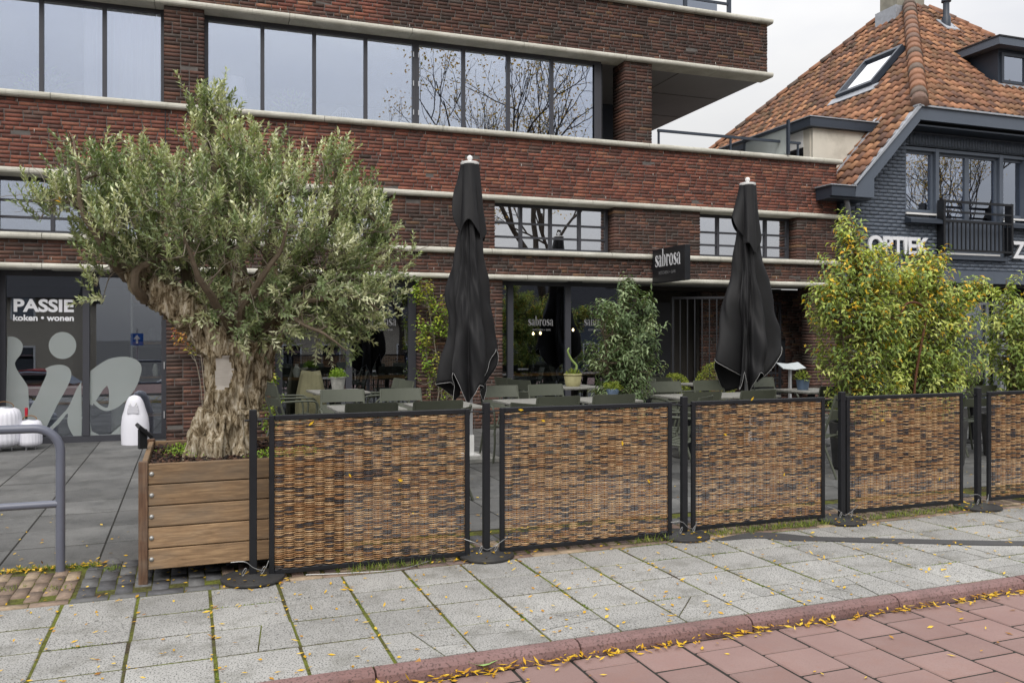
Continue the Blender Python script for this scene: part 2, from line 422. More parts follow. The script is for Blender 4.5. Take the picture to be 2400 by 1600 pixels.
M['asphalt'] = plain('asphalt', (.055, .054, .052), .9, .3, 8, bump=.4, bscale=120)
M['mulch'] = plain('bark_mulch', (1, 1, 1), .8, .4, 40, use_attr=True, bump=.4)
M['pot_grey'] = plain('grey_pot', s2l(0x8f8f8a), .8, .3, 20, bump=.4)
M['pot_cream'] = plain('cream_pot', s2l(0xb3ad80, k=.75), .6, .2, 15)
M['pot_blue'] = plain('blue_pot', s2l(0x55657a), .5, .2, 15)
M['khaki'] = plain('khaki_cover', s2l(0x7d7a5c, k=.55), .85, .25, 4, bump=.5, bscale=25, bdist=.01)
M['lantern'] = plain('white_plastic', (.72, .72, .78), .45, .03, 4, bump=0)
M['red'] = plain('red_plastic', (.45, .02, .04), .4, .1, 5)
M['bottle'] = plain('bottle_glass', (.01, .02, .012), .1, .1, 5, spec=.6)
M['candle'] = plain('candle_wax', (.75, .72, .6), .5, .05, 4)
M['paper'] = plain('menu_paper', (.4, .43, .44), .6, .1, 20)
M['blue_sign'] = plain('blue_sign', s2l(0x2a5aa8), .4, .05, 4)
M['car_silver'] = plain('silver_paint', (.42, .43, .45), .2, .03, 3, metal=.4, spec=.6, bump=0)
M['car_red'] = plain('red_paint', (.35, .02, .03), .2, .03, 3, spec=.6, bump=0)
M['car_white'] = plain('white_car_paint', (.7, .7, .7), .2, .03, 3, spec=.6, bump=0)
M['tyre'] = plain('tyre', (.015, .015, .015), .8, .2, 9)
M['render'] = plain('pale_render', s2l(0xb3aa9b), .9, .1, 2)
M['dark_roof'] = plain('dark_roof', (.03, .03, .035), .8, .3, 3, sc3=(1, 1, 9))
M['rust'] = plain('rusty_iron', s2l(0x5e3d2a), .8, .4, 40, bump=.4)
M['lampshade'] = plain('lampshade', (.8, .8, .8), .8, .02, 3, bump=0)
M['rattan'] = plain('rattan', s2l(0xb79350), .6, .2, 30)
def emis(name, col, st):
    t = NT(name); e = t.n('Emission'); e.inputs[0].default_value = (*col, 1); e.inputs[1].default_value = st; t.l(e.outputs[0], t.out.inputs[0]); return t.m
M['bulb'] = emis('warm_bulb', (1, .75, .4), 9)

def leaves_np(P, D, N, Ls, Ws, bend=.15, fold=.25):
    """five-point leaf blades; returns V,F(tri)"""
    n = len(P); S = np.cross(D, N); S /= np.linalg.norm(S, axis=1)[:, None] + 1e-9
    N = np.cross(S, D)
    Ls = Ls[:, None]; Ws = Ws[:, None]
    m = P + D * Ls * .48; t = P + D * Ls - N * Ls * bend
    l = m + S * Ws * .5 + N * Ws * fold; r = m - S * Ws * .5 + N * Ws * fold
    V = np.stack([P, l, m, r, t], 1).reshape(-1, 3)
    F = np.array([[0, 3, 2], [0, 2, 1], [2, 3, 4], [2, 4, 1]])[None] + (np.arange(n) * 5)[:, None, None]
    return V, F.reshape(-1, 3)
def unit(v): return v / (np.linalg.norm(v, axis=-1, keepdims=True) + 1e-9)
def rand_dirs(n): return unit(rng.normal(size=(n, 3)))
def text_mesh(s, size, mat, bold=0, depth=0, align='LEFT'):
    cu = bpy.data.curves.new('lettering', 'FONT'); cu.body = s; cu.size = size; cu.offset = bold; cu.extrude = depth; cu.align_x = align
    cu.resolution_u = 4
    o = bpy.data.objects.new('tmp', cu); COL.objects.link(o)
    dg = bpy.context.evaluated_depsgraph_get(); me = bpy.data.meshes.new_from_object(o.evaluated_get(dg))
    bpy.data.objects.remove(o); bpy.data.curves.remove(cu)
    me.materials.clear(); me.materials.append(mat); return me
# ------------------------------------------------------------------ ground, street, pavement, terrace
ys = [400, 40, -3, -9, -400]; zs = [-.25, -.25, -.25, -1.7, -1.7]
V = [(x, y, z) for y, z in zip(ys, zs) for x in (-400, 400)]
F = [(2 * i, 2 * i + 2, 2 * i + 3, 2 * i + 1) for i in range(4)]
tag(ob('ground', mesh_np('ground', V, F, M['asphalt'])), kind='structure')

def slab_mesh(w, d, t, mat, name, ch=.006):
    return MB().box(-w / 2, w / 2, -d / 2, d / 2, -t, 0, ch).mesh(name, mat)
# street of pink slabs below the kerb
st = tag(MB().box(-14, 30, -2.6, 3.73, -.2, -.0705).build('street', M['bed']), kind='structure')
rs = [slab_mesh(.286, .263, .05, M['road_slab'], 'road_slab')]
rh = slab_mesh(.288, .126, .05, M['road_slab'], 'road_slab_half')
for i in range(-2, 19):
    x = 1.57 + .3 * i
    off = (i % 2) * .137
    y = 3.712
    if off: ob('road_slab', rh, st, (x, y - .068, -.067 + random.uniform(-.002, .002)), (R(random.uniform(-.5, .5)), R(random.uniform(-.5, .5)), 0)); y -= .137
    for j in range(6):
        ob('road_slab', rs[0], st, (x + random.uniform(-.002, .002), y - .137, -.0655 + random.uniform(-.0015, .002)), (R(random.uniform(-.15, .15)), R(random.uniform(-.15, .15)), R(random.uniform(-.3, .3)))); y -= .274
tag(MB().box(-14, 30, -2.59, 1.85, -.0705, -.068).build('carriageway', M['road_slab']), kind='structure')
# kerb
kb = tag(empty('kerb', (0, 0, 0)), kind='structure')
prof = [(3.80, -.2), (3.722, -.2), (3.722, -.045), (3.728, -.02), (3.742, -.006), (3.762, 0), (3.80, .001)]
kme = MB().prism(prof, 0, -.495, .495).mesh('kerbstone', M['kerb'])
for i in range(-6, 16): ob('kerbstone', kme, kb, (1.28 + i, 0, random.uniform(-.002, .002)))
# grey aggregate pavement
pv = tag(MB().box(-14, 30, 3.802, 5.292, -.15, -.0035).build('pavement', M['moss']), kind='structure')
sm = slab_mesh(.369, .357, .06, M['slab'], 'paving_slab', .004)
shal = slab_mesh(.181, .361, .06, M['slab'], 'paving_slab_half', .007)
def split_slab(cx, cy, w, d, cuts):
    polys = [[(-w / 2, -d / 2), (w / 2, -d / 2), (w / 2, d / 2), (-w / 2, d / 2)]]
    for (px_, py_, ang) in cuts:
        nrm = (math.cos(ang), math.sin(ang)); res = []
        for po in polys:
            for sgn in (1, -1):
                o_ = []
                for k in range(len(po)):
                    a, b = po[k], po[(k + 1) % len(po)]
                    da = sgn * ((a[0] - px_) * nrm[0] + (a[1] - py_) * nrm[1]) - .0035
                    db = sgn * ((b[0] - px_) * nrm[0] + (b[1] - py_) * nrm[1]) - .0035
                    if da >= 0: o_.append(a)
                    if da * db < 0:
                        t_ = da / (da - db); o_.append((a[0] + (b[0] - a[0]) * t_, a[1] + (b[1] - a[1]) * t_))
                if len(o_) > 2: res.append(o_)
        polys = res
    for po in polys:
        MB().prism(po, 2, -.06, random.uniform(-.001, .002)).build('paving_slab', M['slab'], pv, loc=(cx, cy, 0), rot=(R(random.uniform(-.13, .13)), R(random.uniform(-.13, .13)), 0))
cracked = {(2, 0): [(.0, 0, .2), (0, -.05, 1.5)], (3, 0): [(0, .02, 1.45)], (4, 0): [(0, 0, 1.75), (.05, .1, .9)], (5, 0): [(0, -.02, 1.5)],
           (6, 0): [(0, 0, 1.4), (-.1, 0, 2.4)], (7, 0): [(0, .03, 1.62), (.06, 0, .1)], (8, 0): [(0, 0, 1.5), (.02, 0, .3)], (0, 1): [(0.02, 0, -.12)],
           (9, 0): [(0, .04, 1.6), (-.03, 0, -.2)], (10, 0): [(.0, 0, .15)], (12, 0): [(0, 0, 1.6)], (9, 2): [(0, 0, 1.5)], (12, 1): [(0, .05, 1.55), (.05, 0, .1)], (13, 1): [(0, 0, 1.5)], (11, 3): [(0, 0, .1)]}
for i in range(-9, 22):
    for j in range(4):
        cx, cy = .12 + .385 * (i + .5), 3.803 + .372 * (j + .5)
        if (i, j) in cracked: split_slab(cx, cy, .373, .361, cracked[(i, j)]); continue
        ob('paving_slab', sm, pv, (cx + random.uniform(-.002, .002), cy + random.uniform(-.002, .002), random.uniform(-.0015, .0025)), (R(random.uniform(-.13, .13)), R(random.uniform(-.13, .13)), R(random.uniform(-.3, .3))))
# dark curved inlay strip across the pavement
top = [(3.57, 5.25), (3.95, 5.325), (4.14, 5.24), (4.32, 5.06), (4.67, 4.88), (5.63, 4.41), (6.6, 4.1)]
bot = [(3.62, 5.2), (3.90, 5.17), (4.1, 5.02), (4.33, 4.92), (4.6, 4.77), (5.55, 4.31), (6.55, 4.0)]
tp = spline(top, 40); bt = spline(bot, 40)
tag(MB().prism([tuple(p) for p in tp] + [tuple(p) for p in bt[::-1]], 2, -.03, .007).build('inlay_strip', M['dark_strip']), kind='structure')
# terrace of dark tiles
te = tag(MB().box(-14, 14.5, 6.147, 18, -.15, -.0022).build('terrace', M['bed']), kind='structure')
tm = slab_mesh(.576, .566, .05, M['terrace'], 'terrace_tile', .002)
for i in range(-6, 21):
    for j in range(12):
        y = 6.15 + .585 * (j + .5)
        if y > 13.2: continue
        x = -.55 + .588 * (i + .5)
        ob('terrace_tile', tm, te, (x, y, random.uniform(0, .0025)), (R(random.uniform(-.06, .06)), R(random.uniform(-.06, .06)), 0))
# clinker strip between pavement and terrace
ck = tag(MB().box(-14, 14, 5.297, 6.146, -.15, -.0045).build('clinker_strip', M['moss']), kind='structure')
pal = [s2l(0x9a8676), s2l(0x8a7468), s2l(0xa8957f), s2l(0x7f6e68), s2l(0xb09c84), s2l(0x8a786a)]
cms = []
for k, c in enumerate(pal):
    V, F, _ = merge([boxes_np([(0, 0, -.03)], [(.072, .192, .06)], .003)]); cms.append(mesh_np('clinker', V, F, M['clinker'], np.array(c) * .8))
dms = []
for k, c in enumerate([(.1, .1, .105), (.13, .13, .13), (.085, .085, .09)]):
    V, F = boxes_np([(0, 0, -.03)], [(.092, .192, .06)], .002); dms.append(mesh_np('clinker', V, F, M['clinker'], np.array(c)))
def clink(x, y, rz, dark=False):
    ob('clinker', random.choice(dms if dark else cms), ck, (x, y, random.uniform(-.001, .003)), (R(random.uniform(-.6, .6)), R(random.uniform(-.6, .6)), rz + R(random.uniform(-1.5, 1.5))))
for i in range(34):                                 # brown field at the left
    x = -.66 - .08 * i
    for j in range(4):
        y = 5.50 + .2 * j + (i % 2) * .1
        if y < 6.06: clink(x, y, 0)
for i in range(14): clink(-.72 - .2 * i, 5.335, R(90))
for i in range(8):                                  # dark grey border beside and under the planter
    for j in range(4): clink(-.55 + .1 * i if i < 2 else -.55 + .1 * i, 5.50 + .2 * j + (i % 2) * .1, 0, True)
for i in range(4): clink(-.52 + .2 * i, 5.345, R(90), True)
for i in range(34):                                 # border course and headers under the screens
    clink(.28 + .2 * i, 5.34, R(90), False)
for i in range(68):
    clink(.24 + .1 * i, 5.50, 0); clink(.24 + .1 * i, 5.70, 0)
for i in range(66):
    if i % 1 == 0: clink(.24 + .1 * i + .04, 5.90, 0, True)

# ------------------------------------------------------------------ brick building
A = empty('brick_building', FO, FT, 'dark red brick building with pale concrete bands and large grey framed windows', 'building')
bands = {'B2': (6.085, 6.17), 'B3': (4.635, 4.72), 'B4': (3.615, 3.70), 'B5': (2.76, 2.845), 'B6': (2.36, 2.44)}
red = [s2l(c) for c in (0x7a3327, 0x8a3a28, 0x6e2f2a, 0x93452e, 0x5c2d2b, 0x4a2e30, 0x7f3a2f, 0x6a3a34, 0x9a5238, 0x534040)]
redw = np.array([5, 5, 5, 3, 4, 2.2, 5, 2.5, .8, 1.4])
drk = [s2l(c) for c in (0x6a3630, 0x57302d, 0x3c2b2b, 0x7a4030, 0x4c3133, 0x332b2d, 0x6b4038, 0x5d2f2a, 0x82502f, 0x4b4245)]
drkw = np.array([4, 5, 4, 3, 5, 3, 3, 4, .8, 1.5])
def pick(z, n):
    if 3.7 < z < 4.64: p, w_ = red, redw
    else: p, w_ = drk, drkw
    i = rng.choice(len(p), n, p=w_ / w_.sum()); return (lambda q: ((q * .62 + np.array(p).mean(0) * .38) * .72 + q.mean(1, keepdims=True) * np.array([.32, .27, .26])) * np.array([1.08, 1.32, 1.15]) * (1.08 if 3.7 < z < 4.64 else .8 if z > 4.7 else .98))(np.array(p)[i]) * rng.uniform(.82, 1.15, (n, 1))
BR = []          # (cx,cy,cz,sx,sy,sz,color)
core = MB()
def wall_rect(x0, x1, z0, z1, y=0., depth=.25, ends=True, course=.0552):
    core.box(x0 + .012, x1 - .012, y + .006, y + depth, z0, z1)
    nr = max(1, round((z1 - z0) / course)); c = (z1 - z0) / nr
    for r_ in range(nr):
        x = x0; first = True
        x -= random.choice([0, .05, .11, .16]) if x1 - x0 > 2.5 else 0
        while x < x1 - .02:
            ln = random.choices([.21, .10, .16], [6, 3, .6])[0]
            if x + ln > x1 - .07: ln = x1 - x
            a = max(x, x0); b = min(x + ln, x1)
            if b - a > .02:
                e = ends and (a - x0 < .02 or x1 - b < .02)
                dp = depth - .01 if e else .07
                yo = random.gauss(0, .0022)
                BR.append((a, b, y + yo, y + dp, z0 + r_ * c + .0048, z0 + (r_ + 1) * c - .0048))
            x += ln + .013
XR = 13.55
wall_rect(-4.2, 12.02, 6.17, 7.04); 
wall_rect(2.0, 2.53, 4.72, 6.085); wall_rect(9.17, 9.685, 4.72, 6.085, depth=.45)
wall_rect(-4.2, XR, 3.70, 4.635)
for a, b in ((-4.2, -3.6), (-1.5, -.1), (1.95, 3.1), (5.215, 6.87), (8.965, 10.63), (12.655, XR)): wall_rect(a, b, 2.845, 3.615)
wall_rect(-4.2, XR, 2.44, 2.76)
for a, b in ((-1.1, -.06), (-4.2, -3.6), (2.03, 3.5), (5.65, 7.0), (13.0, XR)): wall_rect(a, b, 0, 2.36, depth=.3)
wall_rect(11.35, 13.9, 0, 2.36, y=1.1, depth=.2, ends=False)
core.box(-4.2, 12.01, .26, 6, 6.175, 7.03)                       # upper storey slab behind the parapet
core.box(-4.2, 13.5, .26, 6, 2.45, 2.75); core.box(-4.2, 13.5, .26, 9, 3.75, 4.6)
wallo = core.build('wall', M['mortar'], A)
B_ = np.array([(q[0], q[1], q[2], q[3], q[4], q[5]) for q in BR])
cen = np.stack([(B_[:, 0] + B_[:, 1]) / 2, (B_[:, 2] + B_[:, 3]) / 2, (B_[:, 4] + B_[:, 5]) / 2], 1)
siz = np.stack([B_[:, 1] - B_[:, 0], B_[:, 3] - B_[:, 2], B_[:, 5] - B_[:, 4]], 1)
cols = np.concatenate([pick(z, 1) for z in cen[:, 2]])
# the bricks that show largest in the photograph: nearest ones inside the frame
dist = np.hypot(cen[:, 0] - 2.6, 12.8) + (siz[:, 0] < .15) * 3
vis = (cen[:, 0] > .1) & (((cen[:, 2] > 3.7) & (cen[:, 2] < 4.64)) | ((cen[:, 2] > 6.2) & (cen[:, 0] > 3.2)) | ((cen[:, 2] > 2.4) & (cen[:, 2] < 3.6) & (cen[:, 0] > 5.2)))
vis &= ~((cen[:, 0] > 1.3) & (cen[:, 0] < 4.5) & (cen[:, 2] < 4.3))
order = np.argsort(np.where(vis, dist, 1e9))[:300]
single = np.zeros(len(cen), bool); single[order] = True
bm_cache = {}
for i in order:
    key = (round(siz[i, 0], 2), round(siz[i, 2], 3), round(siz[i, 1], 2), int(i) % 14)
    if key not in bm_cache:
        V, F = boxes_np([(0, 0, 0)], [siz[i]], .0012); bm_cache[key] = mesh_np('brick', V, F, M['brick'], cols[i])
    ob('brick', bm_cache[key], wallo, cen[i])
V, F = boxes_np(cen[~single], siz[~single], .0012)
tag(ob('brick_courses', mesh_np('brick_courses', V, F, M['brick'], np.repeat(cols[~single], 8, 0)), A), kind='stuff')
# white weep vents
wv = []
for z, st_ in ((4.59, .0), (3.76, .55), (6.22, .3), (6.99, .1), (2.5, .4), (4.2, .2)):
    x = .2 + st_
    while x < (12 if z > 6 else 13.4): wv.append((x, -.002, z)); x += random.uniform(.75, 1.3)
V, F = boxes_np(wv, [(.007, .012, .05)] * len(wv)); tag(ob('weep_vents', mesh_np('weep_vents', V, F, M['vent']), A), kind='stuff')
# movement joint
MB().box(2.012, 2.024, -.004, .01, 3.70, 4.635).build('movement_joint', M['frame_dark'], A)
# concrete bands in segments
def band(z0, z1, xa, xb, yb, seg=1.75, off=.0, right_ret=False):
    hh = z1 - z0; pr = []
    for k in range(7):
        a = -math.pi / 2 + math.pi * k / 6; pr.append((-.045 - .035 * math.cos(a), (z0 + z1) / 2 + hh / 2 * math.sin(a)))
    pr = [(yb, z0)] + pr + [(yb, z1)]
    x = xa + off
    xs_ = [xa] + [v for v in np.arange(xa + off + seg, xb - .4, seg)] + [xb]
    for a, b in zip(xs_[:-1], xs_[1:]):
        MB().prism(pr, 0, a + .004, b - .004).build('concrete_band', M['concrete'], A)
band(7.04, 7.125, -4.2, 12.1, .25, 1.9, 1.4); band(*bands['B2'], -4.2, 12.1, .3, 1.82, .62); band(*bands['B3'], -4.2, 13.63, .24, 1.8, 1.2)
band(*bands['B4'], -4.2, 13.63, .3, 2.05, .45); band(*bands['B5'], -4.2, 13.63, .24, 2.1, .5); band(*bands['B6'], -4.2, 13.63, .34, 2.3, .1)
# soffits
MB().box(8.83, 12.06, .3, 5.2, 6.10, 6.13).build('soffit_panel', M['soffit'], A)
for yy in (1.55, 3.0): MB().box(9.7, 12.0, yy, yy + .012, 6.094, 6.0995).build('soffit_joint', M['frame_dark'], A)
for xx in (10.4,): MB().box(xx, xx + .012, .31, 5.19, 6.094, 6.0985).build('soffit_joint', M['frame_dark'], A)
MB().lathe([(.05, 6.08), (.05, 6.0995)], 16, 9.95, 1.6).build('spotlight', M['light_steel'], A)
MB().box(8.85, 11.0, 2.6, 2.7, 4.6, 6.1).build('loggia_wall', M['house_dark'], A)
MB().box(8.83, 8.9, .3, 2.6, 4.72, 6.1).build('loggia_side_panel', M['frame_dark'], A)
MB().box(-4.2, 13.5, .345, .9, 2.365, 2.40).build('lintel_soffit', M['soffit'], A)
for px_ in (95, 1325):
    q = onF(px_ * 1.0204, 640, 0); MB().box(q[0] - .11, q[0] + .11, .03, .19, 2.345, 2.358).build('soffit_spot', M['frame_dark'], A)

def window(parent, x0, x1, z0, z1, xm, zm, y, gm, fw=.05, mw=.05, fr=None, depth=.07, dbl=(), base=None, zrow=None):
    fr = fr or M['frame']
    m = MB(); b0 = base or fw
    m.box(x0, x0 + fw, y, y + depth, z0, z1).box(x1 - fw, x1, y, y + depth, z0, z1)
    m.box(x0 + fw, x1 - fw, y + .002, y + depth, z1 - fw, z1).box(x0 + fw, x1 - fw, y + .002, y + depth, z0, z0 + b0)
    xs_ = [x0 + fw]; 
    for q in xm:
        ww = mw * (1.9 if q in dbl else 1)
        m.box(q - ww / 2, q + ww / 2, y - .004, y + depth - .004, z0 + b0, z1 - fw)
        if q in dbl: m.box(q - .004, q + .004, y - .008, y, z0 + b0, z1 - fw)
        xs_ += [q - ww / 2, q + ww / 2]
    xs_.append(x1 - fw)
    for zq in zm:
        for k in range(0, len(xs_), 2): m.box(xs_[k], xs_[k + 1], y + .006, y + depth - .01, zq - .016, zq + .016)
    wo = m.build('window', fr, parent)
    zb = [z0 + b0] + [v for q in zm for v in (q - .016, q + .016)] + [z1 - fw]
    for k in range(0, len(xs_), 2):
        for j in range(0, len(zb), 2):
            MB().box(xs_[k], xs_[k + 1], y + .03, y + .034, zb[j], zb[j + 1]).build('pane', gm, wo)
    return wo
window(A, -4.2, 2.0, 4.72, 6.085, [-3.4, -2.65, -1.85, -1.1, -.33, .45, 1.227], [], .2, M['glass_up'], .05, .055)
W = window(A, 2.53, 8.83, 4.72, 6.085, [3.334, 4.081, 4.853, 5.635, 6.414, 7.171, 7.934], [], .2, M['glass_up'], .055, .055, dbl=(5.635,))
MB().box(8.70, 8.775, .19, .2, 4.775, 6.03).build('end_panel', M['frame'], A)
for zz in (4.95, 5.4, 5.85):
    for s_ in (-.04, .04): MB().box(5.635 + s_ - .006, 5.635 + s_ + .006, .175, .195, zz - .04, zz + .04).build('hinge', M['light_steel'], W)
mz = dict(zm=[3.075, 3.30], y=.22, gm=M['glass_mez'], fw=.05, mw=.05)
def mez(x0, x1, n=4): return window(A, x0, x1, 2.845, 3.615, [x0 + (x1 - x0) * k / n for k in range(1, n)], base=.06, **mz)
mz['gm'] = M['glass_up']; mez(-.1, 1.95, 3); mez(-3.6, -1.5, 3); mz['gm'] = M['glass_mez']; mez(3.1, 5.215); mez(6.87, 8.965); mez(10.63, 12.655)
for a, b in ((3.15, 5.17), (10.7, 12.5)): MB().box(a, b, .30, .31, 2.9, 3.57).build('roller_blind', M['white'], A)
# ground floor glazing
gz = dict(zm=[], y=.25, gm=M['glass_gf'], fr=M['frame'], depth=.08)
S1 = window(A, -.06, 2.03, 0, 2.36, [.99], fw=.075, mw=.085, base=.09, **gz)
window(A, -3.6, -1.1, 0, 2.36, [-2.35], fw=.075, mw=.085, base=.09, **gz)
for zz in (.35, 1.05): MB().box(1.985, 2.0, .235, .25, zz - .05, zz + .05).build('hinge', M['light_steel'], S1)
window(A, 3.5, 5.65, 0, 2.36, [4.605], fw=.12, mw=.09, base=.09, **gz)
S3 = window(A, 7.0, 9.47, 0, 2.36, [7.222, 8.245], fw=.07, mw=.1, base=.09, **gz)
# entrance recess behind the gate
MB().box(9.47, 9.55, .25, 1.5, 0, 2.36).box(9.55, 14.2, 1.5, 1.6, 0, 2.36).box(9.55, 13.0, .9, 1.49, 2.30, 2.36).build('entrance_recess', M['interior'], A)
MB().box(10.0, 10.9, 1.46, 1.5, 0, 2.1).build('entrance_door', M['frame_dark'], A)
# rooms
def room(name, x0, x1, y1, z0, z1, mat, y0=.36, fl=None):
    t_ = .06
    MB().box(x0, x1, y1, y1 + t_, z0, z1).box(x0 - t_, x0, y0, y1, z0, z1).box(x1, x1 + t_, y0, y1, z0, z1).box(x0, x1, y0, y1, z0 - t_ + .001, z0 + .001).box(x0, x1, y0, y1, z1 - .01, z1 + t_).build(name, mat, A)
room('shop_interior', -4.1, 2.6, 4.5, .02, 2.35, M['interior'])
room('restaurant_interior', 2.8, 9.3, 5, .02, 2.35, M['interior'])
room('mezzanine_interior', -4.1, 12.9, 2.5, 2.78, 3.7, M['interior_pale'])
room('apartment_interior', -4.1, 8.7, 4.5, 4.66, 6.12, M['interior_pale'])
# lettering and film on the glass
K = 1.0204
def fpoly(pts, zoom=5.6, ox=0, oy=780, yl=.244): return [tuple(onF(ox + x / zoom, oy + y / zoom, yl)[[0, 2]]) for x, y in pts]
film = {
 'a': [(92, 48), (170, 52), (240, 85), (285, 140), (290, 200), (265, 280), (205, 360), (190, 420), (230, 510), (310, 625), (360, 720), (370, 900), (380, 1280), (92, 1280)],
 'b': [(815 + 182 * math.cos(t), 165 + 178 * math.sin(t)) for t in np.linspace(0, 2 * math.pi, 28, endpoint=False)],
 'c': [(585, 470), (660, 435), (760, 418), (850, 430), (915, 480), (930, 560), (900, 660), (850, 760), (760, 920), (680, 1080), (600, 1250), (560, 1330), (470, 1330), (385, 1150), (385, 1000), (470, 850), (540, 690), (600, 560), (605, 500)],
 'd': [(1063, 640), (1063, 1385), (990, 1385), (920, 1290), (880, 1180), (880, 1060), (760, 1200), (620, 1320), (590, 1300), (700, 1190), (820, 1060), (900, 960), (1000, 740)],
 'e': [(1182, 500), (1290, 420), (1420, 345), (1560, 315), (1700, 320), (1810, 370), (1855, 450), (1840, 560), (1790, 700), (1700, 830), (1590, 940), (1480, 1005), (1380, 1025), (1290, 985), (1225, 925), (1240, 880), (1330, 960), (1420, 960), (1400, 690), (1182, 960)],
 'f': [(1182, 1180), (1200, 1290), (1300, 1340), (1450, 1330), (1600, 1200), (1600, 1380), (1182, 1380)]}
for k, pts in film.items():
    po = fpoly(pts)
    if len(po) > 8 and k != 'b':
        pc = np.array(po + po[:1]); po = [tuple(p) for p in spline(pc, 70)[:-1]]
    MB().prism(po, 1, .276, .279).build('frosted_film', M['frost'], S1)
def ftext(s, px, py, hpx, yl, mat, parent, bold=.0, widthpx=None, name='lettering'):
    a = onF(px, py, yl); b = onF(px, py - hpx, yl); size = (b[2] - a[2]) / .70
    me = text_mesh(s, size, mat, bold * size, .001)
    o = ob(name, me, parent, (a[0], yl, a[2]), (R(90), 0, 0))
    if widthpx:
        w0 = max(v.co.x for v in me.vertices); o.scale.x = (onF(px + widthpx, py, yl)[0] - a[0]) / w0
    return o
ftext('PASSIE', 30, 729, 28, .274, M['letter'], S1, .035, 143); ftext('koken \u2022 wonen', 30, 751, 14, .274, M['letter'], S1, .03, 143)
def ring(cx, cz, ro, ri, hz, a0, a1, n=14, hi=.43):
    o_ = [(cx + ro * math.cos(t), cz + hz * math.sin(t)) for t in np.linspace(a0, a1, n)]
    i_ = [(cx + ri * math.cos(t), cz + hi * math.sin(t)) for t in np.linspace(a1, a0, n)]
    return o_ + i_
def sabrosa_polys():
    """high-contrast stencil serif lettering, x-height 1"""
    P = []; x = 0
    PI = math.pi
    def rect(a, b, c, d): P.append([(a, c), (b, c), (b, d), (a, d)])
    def s_(x):
        c = spline([(x + .44, .78), (x + .30, .97), (x + .12, .86), (x + .16, .64), (x + .36, .42), (x + .42, .2), (x + .26, .03), (x + .06, .14)], 26)
        wd = .03 + .10 * np.exp(-((np.linspace(-1, 1, 26)) / .45) ** 2)
        t = np.gradient(c, axis=0); t /= np.linalg.norm(t, axis=1)[:, None]; nn = np.stack([-t[:, 1], t[:, 0]], 1)
        P.append([tuple(p) for p in c + nn * wd[:, None]] + [tuple(p) for p in (c - nn * wd[:, None])[::-1]])
        rect(x + .02, x + .05, .05, .32); rect(x + .42, x + .45, .68, .96); return x + .54
    def a_(x):
        rect(x + .34, x + .50, 0, .74); P.append(ring(x + .28, .74, .22, .10, .26, 0, PI, 12, .21)); rect(x + .06, x + .18, .66, .80)
        P.append(ring(x + .26, .28, .25, .09, .28, PI / 2, 3 * PI / 2, 12, .24)); rect(x + .50, x + .58, 0, .05); return x + .64
    def b_(x):
        rect(x + .06, x + .20, 0, 1.5); rect(x - .02, x + .06, 1.45, 1.5); P.append(ring(x + .30, .5, .30, .13, .5, -PI / 2, PI / 2)); return x + .68
    def r_(x):
        rect(x + .06, x + .21, 0, 1); rect(x - .02, x + .06, .95, 1); rect(x - .02, x + .30, 0, .04); P.append(ring(x + .36, .86, .11, .001, .12, 0, 2 * PI, 14, .001)); rect(x + .23, x + .34, .92, .97); return x + .52
    def o_(x):
        P.append(ring(x + .30, .5, .30, .13, .52, PI / 2 + .05, 3 * PI / 2 - .05)); P.append(ring(x + .33, .5, .30, .13, .52, -PI / 2 + .05, PI / 2 - .05)); return x + .70
    for f in (s_, a_, b_, r_, o_, s_, a_): x = f(x)
    return P, x
SP, SW = sabrosa_polys()
def sabrosa_mesh(width, mat, sub=True):
    k = width / SW; m = MB()
    for po in SP: m.prism([(a * k, b * k) for a, b in po], 1, -.001, .001)
    return m.mesh('lettering', mat)
sab_me = sabrosa_mesh(.45, M['letter_grey']); sub_me = text_mesh('KITCHEN + BAR', .045, M['letter_grey'], 0, .0005)
for px_, py_, win in ((1238, 763, S3), (1369, 763, S3), (862, 763, S3), (640, 763, S3)):
    q = onF(px_, py_, .27); q2 = onF(px_ + 10, py_ + 12, .27)
    ob('lettering', sab_me, win, (q[0], .27, q[2])); ob('lettering', sub_me, win, (q2[0], .27, q2[2]), (R(90), 0, 0))
# ------------------------------------------------------------------ roof-terrace railings
rl = empty('terrace_railing', LW(9.9, .15, 4.72), FT, 'slim dark grey steel railing on the coping beside the upper brick pier', 'railing')
for i, x in enumerate((0, 1.45, 2.9)): MB().box(x - .015, x + .015, -.015, .015, 0, .26).build('post', M['house_dark'], rl)
MB().box(-.02, 2.95, -.022, .022, .262, .305).build('handrail', M['house_dark'], rl)
sc_ = empty('glass_divider', LW(12.4, .3, 4.72), FT, 'frosted glass divider with a sloping dark rail behind the steel railing', 'glass screen')
MB().box(-.02, .02, -.42, -.36, 0, .62).box(-.02, .02, .9, .95, 0, .56).build('post', M['house_dark'], sc_)
MB().box(-.025, .025, -.355, 1.9, .49, .54).build('handrail', M['house_dark'], sc_)
MB().box(-.006, .006, -.35, .89, .02, .485).build('pane', M['frost'], sc_)
ur = empty('upper_railing', LW(11.35, .2, 7.125), FT, 'dark steel railing with glass panes above the top concrete coping', 'railing')
for x in (-2.2, -.9, .0): MB().box(x - .03, x + .03, -.03, .03, 0, 1.0).build('post', M['house_dark'], ur)
MB().box(-2.17, -.93, -.02, .02, .24, .28).box(-.87, -.03, -.02, .02, .24, .28).build('rail', M['house_dark'], ur)
MB().box(-2.17, -.93, -.006, .006, .01, .235).build('pane', M['glass_car'], ur); MB().box(-.87, -.25, -.006, .006, .01, .235).build('pane', M['glass_car'], ur)
